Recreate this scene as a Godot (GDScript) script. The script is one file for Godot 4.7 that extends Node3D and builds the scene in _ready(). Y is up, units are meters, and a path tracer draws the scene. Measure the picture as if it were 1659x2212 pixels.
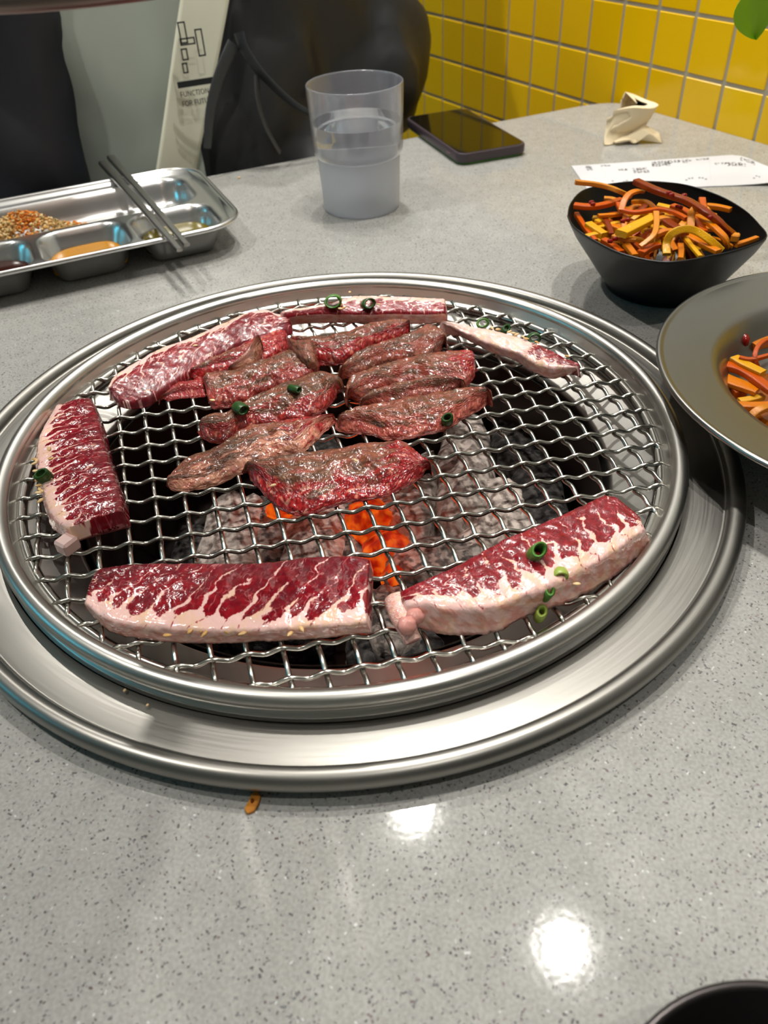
extends Node3D
# A charcoal barbecue table: wire grill with beef slices in a steel ring let into a stone table, side dishes round it.
# Table top is y = 0, the floor y = -0.75. Everything is in metres.

const FLOOR_Y := -0.75
const CEIL_Y := 1.75
const GC := Vector3(-0.0214, 0, -0.3582)          # axis of the grill
const MESH_Y := 0.012                             # middle of the wire mesh
const MEAT_Y := 0.0136                            # what the meat lies on
const WALL_P := Vector3(0.4123, 0, -0.8381)       # a point of the tiled wall
const WALL_D := Vector3(-0.4802, 0, -0.8771)      # along the tiled wall, away from the camera
const WALL_N := Vector3(-0.8771, 0, 0.4802)       # out of the tiled wall
const TRAY_TOP := 0.026

var taken := {}
var rng := RandomNumberGenerator.new()
var mats := {}

func V(x: float, y: float, z: float) -> Vector3:
	return Vector3(x, y, z)

# ------------------------------------------------------------------ naming
func numbered(called: String) -> String:
	var n: int = taken.get(called, 0)
	taken[called] = n + 1
	return called if n == 0 else "%s_%03d" % [called, n]

func tag(o: Node, label: String, category: String, group := "") -> void:
	o.set_meta("label", label)
	o.set_meta("category", category)
	if group != "":
		o.set_meta("group", group)

func thing(called: String, label: String, category: String, at: Vector3, group := "") -> Node3D:
	var o := Node3D.new()
	o.name = numbered(called)
	add_child(o)
	o.position = at
	tag(o, label, category, group)
	return o

func put(called: String, mesh: Mesh, m: Material, parent: Node, at := Vector3.ZERO) -> MeshInstance3D:
	var o := MeshInstance3D.new()
	o.name = called
	o.mesh = mesh
	o.material_override = m
	o.position = at
	parent.add_child(o, true)
	return o

# ------------------------------------------------------------------ shapes
class Shape:
	var v := PackedVector3Array()
	var n := PackedVector3Array()
	var uv := PackedVector2Array()
	var col := PackedColorArray()
	var idx := PackedInt32Array()
	func base() -> Vector3:
		var lo := v[0]
		var hi := v[0]
		for p in v:
			lo = lo.min(p)
			hi = hi.max(p)
		return Vector3((lo.x + hi.x) / 2, lo.y, (lo.z + hi.z) / 2)
	func mesh(origin := Vector3.ZERO) -> ArrayMesh:
		var a := []
		a.resize(Mesh.ARRAY_MAX)
		var w := PackedVector3Array()
		w.resize(v.size())
		for i in v.size():
			w[i] = v[i] - origin
		a[Mesh.ARRAY_VERTEX] = w
		a[Mesh.ARRAY_NORMAL] = n
		a[Mesh.ARRAY_TEX_UV] = uv
		if col.size() == v.size():
			a[Mesh.ARRAY_COLOR] = col
		a[Mesh.ARRAY_INDEX] = idx
		var m := ArrayMesh.new()
		m.add_surface_from_arrays(Mesh.PRIMITIVE_TRIANGLES, a)
		return m

# Rows of points become a skin. wrap: the last point of each row is the first again. caps close the two ends.
func skin(s: Shape, rows: Array, wrap := true, caps := true, vs := PackedFloat32Array(), color := Color.WHITE, colored := false) -> void:
	var first := s.v.size()
	var nr := rows.size()
	var nc: int = rows[0].size()
	var v := PackedVector3Array()
	var uv := PackedVector2Array()
	for r in nr:
		var row: PackedVector3Array = rows[r]
		v.append_array(row)
		for c in nc:
			uv.append(Vector2(float(r) / (nr - 1), vs[c] if vs.size() else float(c) / (nc - 1)))
	var idx := PackedInt32Array()
	for r in nr - 1:
		for c in nc - 1:
			var a := r * nc + c
			idx.append_array([a, a + 1, a + nc, a + 1, a + nc + 1, a + nc])
	if caps:
		for e in [0, nr - 1]:
			var row: PackedVector3Array = rows[e]
			var mid := Vector3.ZERO
			var last := nc - 1 if wrap else nc
			for c in last:
				mid += row[c]
			mid /= last
			var b := v.size()
			for c in nc:
				v.append(row[c])
				uv.append(Vector2(float(e) / (nr - 1), vs[c] if vs.size() else float(c) / (nc - 1)))
			v.append(mid)
			uv.append(Vector2(float(e) / (nr - 1), 0.5))
			for c in nc - 1:
				if e == 0:
					idx.append_array([b + nc, b + c + 1, b + c])
				else:
					idx.append_array([b + nc, b + c, b + c + 1])
	# outward faces: Godot's front faces run clockwise, so their signed volume is negative
	var vol := 0.0
	for i in range(0, idx.size(), 3):
		vol += v[idx[i]].dot(v[idx[i + 1]].cross(v[idx[i + 2]]))
	if vol > 0.0:
		for i in range(0, idx.size(), 3):
			var q := idx[i + 1]
			idx[i + 1] = idx[i + 2]
			idx[i + 2] = q
	var n := PackedVector3Array()
	n.resize(v.size())
	for i in range(0, idx.size(), 3):
		var p := v[idx[i]]
		var f := (v[idx[i + 2]] - p).cross(v[idx[i + 1]] - p)
		n[idx[i]] += f
		n[idx[i + 1]] += f
		n[idx[i + 2]] += f
	if wrap:
		for r in nr:
			var t := n[r * nc] + n[r * nc + nc - 1]
			n[r * nc] = t
			n[r * nc + nc - 1] = t
	for i in n.size():
		n[i] = n[i].normalized() if n[i].length_squared() > 1e-30 else Vector3.UP
	s.v.append_array(v)
	s.n.append_array(n)
	s.uv.append_array(uv)
	if colored:
		for i in v.size():
			s.col.append(color)
	for i in idx:
		s.idx.append(i + first)

# A profile of (radius, height) turned round a vertical axis; closed profiles are rings.
func lathe(profile: Array, axis: Vector3, seg := 96, closed := true) -> Shape:
	var rows := []
	var pr := profile.duplicate()
	if pr[0].x <= 0.0011 and pr[-1].x <= 0.0011:
		pr[0].x = 0.0          # a solid body: its profile starts and ends on the axis
		pr[-1].x = 0.0
		closed = false
	if closed:
		pr.append(profile[0])
	for i in seg + 1:
		var a := TAU * (i % seg) / seg
		var row := PackedVector3Array()
		for p in pr:
			row.append(axis + Vector3(p.x * cos(a), p.y, p.x * sin(a)))
		rows.append(row)
	var s := Shape.new()
	skin(s, rows, closed, false)
	# weld the normals where the turn closes
	var nc := pr.size()
	for c in nc:
		var t: Vector3 = (s.n[c] + s.n[seg * nc + c]).normalized()
		s.n[c] = t
		s.n[seg * nc + c] = t
	return s

func arc(c: Vector2, r: float, a0: float, a1: float, k := 10) -> Array:
	var out := []
	for i in k + 1:
		var a := deg_to_rad(lerpf(a0, a1, float(i) / k))
		out.append(c + Vector2(cos(a), sin(a)) * r)
	return out

# A pipe along a path; section scales (w, h) in the frame of the path.
func pipe(s: Shape, path: PackedVector3Array, w: float, h: float, seg := 8, square := 0.0, taper := 0.0, colored := false, color := Color.WHITE, up0 := Vector3.UP) -> void:
	var rows := []
	var up := up0
	var k := path.size()
	for i in k:
		var t := (path[mini(i + 1, k - 1)] - path[maxi(i - 1, 0)]).normalized()
		var side := t.cross(up)
		if side.length() < 0.05:
			side = t.cross(Vector3(0.3, 0.2, 0.9))
		side = side.normalized()
		up = side.cross(t).normalized()
		var f := 1.0 - taper * float(i) / (k - 1)
		var row := PackedVector3Array()
		for j in seg + 1:
			var a := TAU * (j % seg) / seg + (PI / seg if square > 0.0 else 0.0)
			var c := cos(a)
			var d := sin(a)
			if square > 0.0:
				c = signf(c) * pow(absf(c), 1.0 - square)
				d = signf(d) * pow(absf(d), 1.0 - square)
			row.append(path[i] + side * c * w * f + up * d * h * f)
		rows.append(row)
	skin(s, rows, true, true, PackedFloat32Array(), color, colored)

func smooth_path(pts: Array, k: int) -> PackedVector3Array:
	var c := Curve3D.new()
	var n := pts.size()
	for i in n:
		var a: Vector3 = pts[maxi(i - 1, 0)]
		var b: Vector3 = pts[mini(i + 1, n - 1)]
		var t := (b - a) / 6.0
		c.add_point(pts[i], -t, t)
	c.bake_interval = 0.001
	var out := PackedVector3Array()
	var l := c.get_baked_length()
	for i in k:
		out.append(c.sample_baked(l * i / (k - 1), false))
	return out

func box(c: Vector3, size: Vector3, bevel := 0.0, bx := Vector3.RIGHT, by := Vector3.UP, bz := Vector3.BACK) -> Shape:
	var s := Shape.new()
	add_box(s, c, size, bevel, bx, by, bz)
	return s

func add_box(s: Shape, c: Vector3, size: Vector3, bevel: float, bx := Vector3.RIGHT, by := Vector3.UP, bz := Vector3.BACK, colored := false, color := Color.WHITE) -> void:
	var h := size / 2
	var b := bevel
	var mirrored := bx.cross(by).dot(bz) < 0.0
	var f := func(q: Vector3, nn: Vector3) -> void:
		s.v.append(c + bx * q.x + by * q.y + bz * q.z)
		s.n.append((bx * nn.x + by * nn.y + bz * nn.z).normalized())
		s.uv.append(Vector2(q.x + q.z, q.y))
		if colored:
			s.col.append(color)
	var tri := func(p: Array, nn: Vector3) -> void:
		var i0 := s.v.size()
		for q in p:
			f.call(q, nn)
		for k in range(1, p.size() - 1):
			var g: Vector3 = (p[k] - p[0]).cross(p[k + 1] - p[0])
			if (g.dot(nn) > 0) != mirrored:
				s.idx.append_array([i0, i0 + k + 1, i0 + k])
			else:
				s.idx.append_array([i0, i0 + k, i0 + k + 1])
	var hb := h - Vector3(b, b, b)
	for ax in 3:
		var a1 := (ax + 1) % 3
		var a2 := (ax + 2) % 3
		for sg in [-1.0, 1.0]:
			var p := []
			for m in [[-1, -1], [1, -1], [1, 1], [-1, 1]]:
				var q := Vector3.ZERO
				q[ax] = sg * h[ax]
				q[a1] = m[0] * hb[a1]
				q[a2] = m[1] * hb[a2]
				p.append(q)
			var nn := Vector3.ZERO
			nn[ax] = sg
			tri.call(p, nn)
		if b > 0.0:
			for s1 in [-1.0, 1.0]:
				for s2 in [-1.0, 1.0]:
					var p := []
					for m in [[0, -1], [0, 1], [1, 1], [1, -1]]:
						var q := Vector3.ZERO
						q[ax] = m[1] * hb[ax]
						q[a1] = s1 * (h[a1] if m[0] == 0 else hb[a1])
						q[a2] = s2 * (hb[a2] if m[0] == 0 else h[a2])
						p.append(q)
					var nn := Vector3.ZERO
					nn[a1] = s1
					nn[a2] = s2
					tri.call(p, nn)
	if b > 0.0:
		for sx in [-1.0, 1.0]:
			for sy in [-1.0, 1.0]:
				for sz in [-1.0, 1.0]:
					tri.call([Vector3(sx * h.x, sy * hb.y, sz * hb.z), Vector3(sx * hb.x, sy * h.y, sz * hb.z), Vector3(sx * hb.x, sy * hb.y, sz * h.z)], Vector3(sx, sy, sz))

# A lump: a ball stretched and roughened.
func lump(s: Shape, c: Vector3, r: Vector3, rough: float, freq: float, sd: int, basis := Basis(), seg := 16, colored := false, color := Color.WHITE, square := 0.0) -> void:
	var nz := noise(sd, freq)
	var rows := []
	for i in seg / 2 + 1:
		var t := PI * i / (seg / 2)
		var row := PackedVector3Array()
		for j in seg + 1:
			var a := TAU * (j % seg) / seg
			var d := Vector3(sin(t) * cos(a), cos(t), sin(t) * sin(a))
			if square > 0.0:
				var m := maxf(absf(d.x), maxf(absf(d.y), absf(d.z)))
				d = d.lerp(d / m, square)
			var q := d * (1.0 + rough * nz.get_noise_3dv(d * 10.0))
			row.append(c + basis * (q * r))
		rows.append(row)
	skin(s, rows, true, false, PackedFloat32Array(), color, colored)

func noise(sd: int, freq: float, oct := 3) -> FastNoiseLite:
	var n := FastNoiseLite.new()
	n.seed = sd
	n.noise_type = FastNoiseLite.TYPE_SIMPLEX
	n.frequency = freq
	n.fractal_octaves = oct
	return n

func solo(called: String, s: Shape, m: Material, label: String, category: String, group := "") -> MeshInstance3D:
	var b := s.base()
	var o := put(numbered(called), s.mesh(b), m, self, b)
	tag(o, label, category, group)
	return o

# ------------------------------------------------------------------ materials
func mat(key: String, c: Color, rough := 0.5, metal := 0.0) -> StandardMaterial3D:
	if mats.has(key):
		return mats[key]
	var m := StandardMaterial3D.new()
	m.resource_name = key
	m.albedo_color = c
	m.roughness = rough
	m.metallic = metal
	mats[key] = m
	return m

func rgb(r: int, g: int, b: int) -> Color:
	return Color8(r, g, b)

func noise_tex(w: int, h: int, freq: float, sd: int, ramp: Array = [], oct := 4, cell := false, normal := false, strength := 4.0) -> NoiseTexture2D:
	var t := NoiseTexture2D.new()
	t.width = w
	t.height = h
	t.seamless = true
	var n := noise(sd, freq, oct)
	if cell:
		n.noise_type = FastNoiseLite.TYPE_CELLULAR
	t.noise = n
	if normal:
		t.as_normal_map = true
		t.bump_strength = strength
	if ramp.size():
		var g := Gradient.new()
		g.offsets = PackedFloat32Array(ramp[0])
		g.colors = PackedColorArray(ramp[1])
		t.color_ramp = g
	return t

func triplanar(m: StandardMaterial3D, scale: float, world := true) -> void:
	m.uv1_triplanar = true
	m.uv1_world_triplanar = world
	m.uv1_scale = Vector3.ONE * scale

# grey engineered stone: a fine ground with dark and a few light flecks
func stone() -> StandardMaterial3D:
	var px := 1536
	var im := Image.create(px, px, false, Image.FORMAT_RGB8)
	var ground := noise(11, 0.12, 3).get_seamless_image(px, px)
	var soft := noise(12, 0.012, 2).get_seamless_image(px, px)
	ground.convert(Image.FORMAT_L8)
	soft.convert(Image.FORMAT_L8)
	var gd := ground.get_data()
	var sd := soft.get_data()
	var data := PackedByteArray()
	data.resize(px * px * 3)
	for i in px * px:
		var g := 158.0 + (gd[i] - 128) * 0.09 + (sd[i] - 128) * 0.03
		data[i * 3] = int(g)
		data[i * 3 + 1] = int(g - 1)
		data[i * 3 + 2] = int(g - 5)
	im = Image.create_from_data(px, px, false, Image.FORMAT_RGB8, data)
	var r := RandomNumberGenerator.new()
	r.seed = 77
	for i in 26000:
		var x := r.randf() * px
		var y := r.randf() * px
		var l := r.randf_range(0.8, 2.1) * (1.6 if r.randf() < 0.12 else 1.0)
		var wd := r.randf_range(0.6, 1.25) * (1.4 if r.randf() < 0.1 else 1.0)
		var a := r.randf() * PI
		var tone := r.randf_range(88, 138)
		if r.randf() < 0.05:
			tone = 200.0
		var c := Color8(int(tone), int(tone), int(tone))
		if tone < 130 and r.randf() < 0.12:
			c = Color8(int(tone + 10), int(tone - 2), int(tone))
		var u := Vector2(cos(a), sin(a))
		for yy in range(int(-l - 1), int(l + 2)):
			for xx in range(int(-l - 1), int(l + 2)):
				var q := Vector2(xx, yy)
				if absf(q.dot(u)) <= l and absf(q.dot(u.orthogonal())) <= wd:
					im.set_pixel(posmod(int(x) + xx, px), posmod(int(y) + yy, px), c)
	var m := mat("stone", Color.WHITE, 0.075)
	m.albedo_texture = ImageTexture.create_from_image(im)
	m.metallic_specular = 0.36
	m.normal_enabled = true
	m.normal_texture = noise_tex(512, 512, 0.22, 5, [], 2, false, true, 1.0)
	m.normal_scale = 0.013
	triplanar(m, 1.0 / 0.42)
	return m

func steel(key: String, c: Color, rough: float, bump := 0.0, stretch := Vector2.ONE) -> StandardMaterial3D:
	var m := mat(key, c, rough, 1.0)
	if bump > 0.0:
		m.roughness_texture = noise_tex(256, 256, 0.02, 9, [[0.0, 1.0], [Color(0.75, 0.75, 0.75), Color.WHITE]], 4)
		m.uv1_scale = Vector3(stretch.x, stretch.y, 1)
	return m

# ------------------------------------------------------------------ meat
var meat_bump: NoiseTexture2D

func meat_mat(tex: Texture2D, rough: float, relief: float) -> StandardMaterial3D:
	var m := StandardMaterial3D.new()
	m.albedo_texture = tex
	m.roughness = rough
	m.metallic_specular = 0.45
	m.clearcoat_enabled = true
	m.clearcoat = 0.35
	m.clearcoat_roughness = 0.12
	m.heightmap_enabled = true
	m.heightmap_texture = meat_bump
	m.heightmap_scale = relief
	return m

# Raw marbled beef. v runs round the slice: 0-0.2 the near side, 0.2-0.8 the top, then the far side and the bottom.
# fat: width of the fat on the near (+) or the far (-) edge; fingers: muscle fingers along it; slant: how far they lean;
# vein: width of the fat between fingers; fine: how much the fingers are veined inside
func raw_tex(sd: int, w: int, h: int, fat: float, fingers: float, slant: float, vein: float, fine: float, near_side: String, lean_from := 0.0, dull := 0.0) -> ImageTexture:
	var cell := noise(sd, 1.0, 1)
	cell.noise_type = FastNoiseLite.TYPE_CELLULAR
	cell.cellular_return_type = FastNoiseLite.RETURN_DISTANCE2_SUB
	cell.fractal_type = FastNoiseLite.FRACTAL_NONE
	cell.cellular_jitter = 1.0
	var soft := noise(sd + 1, 1.0, 3)
	var jag := noise(sd + 2, 1.0, 2)
	var data := PackedByteArray()
	data.resize(w * h * 3)
	var fw := absf(fat)
	var dark := Vector3(104, 12, 24)
	var red := Vector3(160, 26, 38)
	var white := Vector3(242, 198, 190)
	var cream := Vector3(238, 196, 160)
	var brown := Vector3(96, 52, 58)
	var o := 0
	for y in h:
		var v := (y + 0.5) / h
		for x in w:
			var u := (x + 0.5) / w
			var n1 := soft.get_noise_2d(u * 9.0, v * 4.0)
			var fatc := white.lerp(cream, clampf(0.12 + n1 * 0.9, 0, 1))
			var c := fatc
			var t := (v - 0.2) / 0.6
			var on_top := v >= 0.2 and v < 0.8
			var lean := on_top
			if v < 0.2:
				lean = near_side == "lean"
				t = 0.0
				if near_side == "fat":
					var k := soft.get_noise_2d(u * 14.0, v * 9.0 + 9.0)
					c = fatc.lerp(Vector3(226, 150, 134), clampf(0.3 + k * 1.0, 0, 0.75))
			elif v >= 0.8:
				lean = fat > 0.0
				t = 1.0
			if lean and u >= lean_from + 0.03 * jag.get_noise_2d(v * 20.0, 3.0):
				var tt := t if fat >= 0.0 else 1.0 - t
				var q := u * fingers + slant * t + 0.34 * jag.get_noise_2d(u * fingers * 0.45, t * 2.2)
				var i := floorf(q)
				var xx := absf(q - i - 0.5)
				var hs := soft.get_noise_2d(i * 17.3, 5.0) * 1.4
				var wave := soft.get_noise_2d(u * 3.0, 7.0)
				var depth := tt - fw * (1.0 + 0.45 * wave + 0.55 * hs) + 0.03 * jag.get_noise_2d(u * 40.0, t * 9.0)
				if not on_top:
					depth = 0.6
				var near := 1.0 - smoothstep(0.02, 0.55 + 0.3 * hs, depth)
				var vn := vein * near + 0.10 * (soft.get_noise_2d(u * 7.0, t * 3.0 + 2.0) + 0.05) * (0.4 + vein * 3.0)
				var hw := (0.5 - maxf(vn, -0.05)) * sqrt(clampf(depth / 0.09, 0, 1))
				var m := smoothstep(-0.035, 0.045, hw - xx + 0.05 * jag.get_noise_2d(u * 60.0, t * 14.0))
				if vn <= 0.0:
					m = maxf(m, clampf(depth / 0.05, 0, 1) * smoothstep(0.0, -0.03, vn))
				var d2 := cell.get_noise_2d(q * 1.9 + 31.0, t * 2.6 + 5.0 + 0.45 * jag.get_noise_2d(u * 22.0, t * 5.0)) + 1.0
				var gate := clampf(0.35 + 1.5 * soft.get_noise_2d(u * 6.0 + 3.0, t * 4.0) + 0.3 * near, 0, 1) * fine
				m *= 1.0 - gate * (1.0 - smoothstep(0.015, 0.085 + 0.05 * fine, d2))
				var mc := dark.lerp(red, clampf(0.45 + 0.55 * hs * 0.4 + 0.4 * jag.get_noise_2d(u * 26.0, t * 7.0), 0, 1))
				mc = mc.lerp(brown, dull * clampf(1.1 * tt - 0.25 + n1, 0, 1))
				c = fatc.lerp(mc, m)
			data[o] = int(clampf(c.x, 0, 255))
			data[o + 1] = int(clampf(c.y, 0, 255))
			data[o + 2] = int(clampf(c.z, 0, 255))
			o += 3
	return ImageTexture.create_from_image(Image.create_from_data(w, h, false, Image.FORMAT_RGB8, data))

# Beef that has begun to cook: greyed brown on top, still red at the near side and towards one end.
func cooked_tex(sd: int, w: int, h: int, red_side: float, red_end: float, brown: float, fat_side := 0.0) -> ImageTexture:
	var soft := noise(sd, 1.0, 3)
	var fine := noise(sd + 1, 1.0, 3)
	var data := PackedByteArray()
	data.resize(w * h * 3)
	var c_brown := Vector3(98, 66, 50)
	var c_pink := Vector3(150, 80, 64)
	var c_tan := Vector3(164, 106, 72)
	var c_red := Vector3(148, 18, 24)
	var c_fat := Vector3(222, 162, 132)
	var o := 0
	for y in h:
		var v := (y + 0.5) / h
		for x in w:
			var u := (x + 0.5) / w
			var a := soft.get_noise_2d(u * 4.0, v * 5.0)
			var b := fine.get_noise_2d(u * 26.0, v * 22.0 + u * 9.0)
			var k := fine.get_noise_2d(u * 9.0 + 40.0, v * 34.0)
			var c := c_pink.lerp(c_brown, clampf(brown + a * 1.2 + b * 0.35, 0, 1))
			c = c.lerp(c_tan, clampf(k * 1.6 - 0.1, 0, 0.7))
			var t := clampf((v - 0.2) / 0.6, 0, 1)
			var rs := red_side * (1.0 - smoothstep(0.10, 0.42, t + 0.35 * a))
			if v > 0.8:
				rs = red_side * 0.6
			var re := 0.0
			if red_end > 0.0:
				re = smoothstep(1.0 - red_end, 1.0 - red_end * 0.5, u + 0.2 * a)
			elif red_end < 0.0:
				re = 1.0 - smoothstep(-red_end * 0.5, -red_end, u + 0.2 * a)
			var red := c_red.lerp(Vector3(184, 42, 42), clampf(0.3 + b * 1.4, 0, 1))
			var r := clampf(maxf(rs, re), 0, 1)
			c = c.lerp(red, r * 0.9)
			if fat_side > 0.0:
				c = c.lerp(c_fat, fat_side * (1.0 - smoothstep(0.18, 0.36, t + 0.5 * a)) * clampf(0.8 + k, 0, 1))
			c = c.lerp(c_fat, clampf((soft.get_noise_2d(u * 12.0 + 7.0, v * 9.0) - 0.38) * 5.0, 0, 0.75) * r)
			c *= 1.0 + 0.16 * b
			data[o] = int(clampf(c.x, 0, 255))
			data[o + 1] = int(clampf(c.y, 0, 255))
			data[o + 2] = int(clampf(c.z, 0, 255))
			o += 3
	return ImageTexture.create_from_image(Image.create_from_data(w, h, false, Image.FORMAT_RGB8, data))

func resample(pts: Array, n: int) -> PackedVector3Array:
	return smooth_path(pts, n)

# A slice of meat between the far and the near edge of its top; low is the near edge at the bottom.
func slice(far: Array, near: Array, low: Array, nu: int, bump: float, sd: int, round_end := 0.06, crown := 0.0, wob := 0.0, out := 0.0015, hb := MEAT_Y) -> Shape:
	var B := resample(far, nu)
	var F := resample(near, nu)
	var L := resample(low, nu) if low.size() else PackedVector3Array()
	var nz := noise(sd, 55.0, 3)
	var big := noise(sd + 3, 16.0, 2)
	var rows := []
	var vs := PackedFloat32Array()
	var lay := []            # (segment, place, v)
	for i in 6:
		lay.append([0, i / 6.0, 0.2 * i / 6.0 * 0.9])
	for i in 5:
		lay.append([1, i / 4.0, 0.18 + 0.06 * i / 4.0])
	for i in range(1, 20):
		lay.append([2, i / 20.0, 0.24 + 0.52 * i / 20.0])
	for i in 5:
		lay.append([3, i / 4.0, 0.76 + 0.06 * i / 4.0])
	for i in range(1, 5):
		lay.append([4, i / 5.0, 0.82 + 0.12 * i / 5.0])
	for i in 5:
		lay.append([5, i / 5.0, 0.95 + 0.05 * i / 5.0])
	lay.append([0, 0.0, 1.0])
	for l in lay:
		vs.append(l[2])
	for i in nu:
		var u := float(i) / (nu - 1)
		var e := minf(u, 1.0 - u)
		var th := 1.0
		if e < round_end:
			th = lerpf(0.3, 1.0, sqrt(1.0 - pow(1.0 - e / round_end, 2.0)))
		var f := F[i]
		var b := B[i]
		var w := f - b
		w.y = 0.0
		var wl := maxf(w.length(), 1e-5)
		var wd := w / wl
		var fl := Vector3(f.x, hb, f.z) + wd * out
		if L.size():
			fl = Vector3(L[i].x, hb, L[i].z)
		var bl := Vector3(b.x, hb, b.z) - wd * out
		f.y = hb + (f.y - hb) * th
		b.y = hb + (b.y - hb) * th
		var ra := minf(0.0032, 0.3 * wl)
		var f0 := f.lerp(fl, clampf(ra / maxf(f.distance_to(fl), 1e-5), 0, 0.5))
		var f1 := f.lerp(b, clampf(ra / wl, 0, 0.35))
		var b1 := b.lerp(f, clampf(ra / wl, 0, 0.35))
		var b0 := b.lerp(bl, clampf(ra / maxf(b.distance_to(bl), 1e-5), 0, 0.5))
		var row := PackedVector3Array()
		for l in lay:
			var k: float = l[1]
			var p := Vector3.ZERO
			var top := 0.0
			match l[0]:
				0: p = fl.lerp(f0, k)
				1:
					p = f0.lerp(f, k).lerp(f.lerp(f1, k), k)
					top = k
				2:
					p = f1.lerp(b1, k)
					p.y += crown * 4.0 * k * (1.0 - k) * th
					top = 1.0
				3:
					p = b1.lerp(b, k).lerp(b.lerp(b0, k), k)
					top = 1.0 - k
				4: p = b0.lerp(bl, k)
				5: p = bl.lerp(fl, k)
			if l[0] != 5:
				var q := nz.get_noise_3dv(p * 3.2) * bump * 0.8 + big.get_noise_3dv(p * 4.0) * wob
				p.y += q * (0.3 + 0.7 * top) * clampf((p.y - hb) / 0.003, 0, 1)
				p += wd * (nz.get_noise_3dv(p * 3.6 + Vector3(5, 5, 5)) * bump * (1.0 - top) * (1.0 if l[0] < 2 else -1.0))
			row.append(p)
		row[row.size() - 1] = row[0]
		rows.append(row)
	var s := Shape.new()
	skin(s, rows, true, true, vs)
	return s

# ------------------------------------------------------------------ bodies
# Bones are [a, b, ra, rb, flat]: tapered capsules joined smoothly, meshed as surface nets.
func body_shape(bones: Array, cell: float, k: float, fold := 0.0, fold_freq := 9.0, sd := 3) -> Shape:
	var lo := Vector3(9, 9, 9)
	var hi := -lo
	for b in bones:
		var r: float = maxf(b[2], b[3]) + 2.5 * cell + fold
		lo = lo.min(b[0] - Vector3.ONE * r).min(b[1] - Vector3.ONE * r)
		hi = hi.max(b[0] + Vector3.ONE * r).max(b[1] + Vector3.ONE * r)
	var nx := int((hi.x - lo.x) / cell) + 2
	var ny := int((hi.y - lo.y) / cell) + 2
	var nz := int((hi.z - lo.z) / cell) + 2
	var val := PackedFloat32Array()
	val.resize(nx * ny * nz)
	val.fill(1.0)
	var nn := noise(sd, fold_freq, 2)
	for b in bones:
		var pa: Vector3 = b[0]
		var pb: Vector3 = b[1]
		var ra: float = b[2]
		var rb: float = b[3]
		var fl: float = b[4] if b.size() > 4 else 1.0
		var rr := maxf(ra, rb) + k + 3.0 * cell + fold
		var l := (pa.min(pb) - Vector3.ONE * rr - lo) / cell
		var h := (pa.max(pb) + Vector3.ONE * rr - lo) / cell
		var d := pb - pa
		var dd := maxf(d.length_squared(), 1e-9)
		for iz in range(maxi(int(l.z), 0), mini(int(h.z) + 1, nz)):
			for iy in range(maxi(int(l.y), 0), mini(int(h.y) + 1, ny)):
				for ix in range(maxi(int(l.x), 0), mini(int(h.x) + 1, nx)):
					var p := lo + Vector3(ix, iy, iz) * cell
					var t := clampf((p - pa).dot(d) / dd, 0, 1)
					var q := p - (pa + d * t)
					q.z /= fl
					var f := q.length() - lerpf(ra, rb, t)
					var i := ix + nx * (iy + ny * iz)
					var g := val[i]
					var hh := maxf(k - absf(f - g), 0.0) / k
					val[i] = minf(f, g) - hh * hh * k * 0.25
	if fold > 0.0:
		for iz in nz:
			for iy in ny:
				for ix in nx:
					var i := ix + nx * (iy + ny * iz)
					if absf(val[i]) < 0.08:
						var p := lo + Vector3(ix, iy, iz) * cell
						var w := nn.get_noise_3d(p.x + p.y * 0.35, p.y * 0.45, p.z)
						val[i] += fold * (1.0 - 2.2 * absf(w))
	var s := Shape.new()
	var at := {}
	var off := [0, 1, nx, nx + 1, nx * ny, nx * ny + 1, nx * ny + nx, nx * ny + nx + 1]
	for iz in nz - 1:
		for iy in ny - 1:
			for ix in nx - 1:
				var i := ix + nx * (iy + ny * iz)
				var m := 0
				for c in 8:
					if val[i + off[c]] < 0.0:
						m += 1
				if m == 0 or m == 8:
					continue
				var sum := Vector3.ZERO
				var cnt := 0
				for e in [[0, 1], [2, 3], [4, 5], [6, 7], [0, 2], [1, 3], [4, 6], [5, 7], [0, 4], [1, 5], [2, 6], [3, 7]]:
					var fa := val[i + off[e[0]]]
					var fb := val[i + off[e[1]]]
					if (fa < 0.0) != (fb < 0.0):
						var t := fa / (fa - fb)
						var ca := Vector3(e[0] & 1, (e[0] >> 1) & 1, e[0] >> 2)
						var cb := Vector3(e[1] & 1, (e[1] >> 1) & 1, e[1] >> 2)
						sum += ca.lerp(cb, t)
						cnt += 1
				at[i] = s.v.size()
				s.v.append(lo + (Vector3(ix, iy, iz) + sum / cnt) * cell)
				s.uv.append(Vector2.ZERO)
	var step := [1, nx, nx * ny]
	for i in at:
		for ax in 3:
			var j: int = i + step[ax]
			if (val[i] < 0.0) == (val[j] < 0.0):
				continue
			var u: int = step[(ax + 1) % 3]
			var w: int = step[(ax + 2) % 3]
			if not (at.has(i - u) and at.has(i - w) and at.has(i - u - w)):
				continue
			var a: int = at[i]
			var b: int = at[i - u]
			var c: int = at[i - u - w]
			var d: int = at[i - w]
			if val[i] < 0.0:
				s.idx.append_array([a, c, b, a, d, c])
			else:
				s.idx.append_array([a, b, c, a, c, d])
	s.n.resize(s.v.size())
	for i in range(0, s.idx.size(), 3):
		var p := s.v[s.idx[i]]
		var f := (s.v[s.idx[i + 2]] - p).cross(s.v[s.idx[i + 1]] - p)
		for q in 3:
			s.n[s.idx[i + q]] += f
	for i in s.n.size():
		s.n[i] = s.n[i].normalized()
	return s

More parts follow.
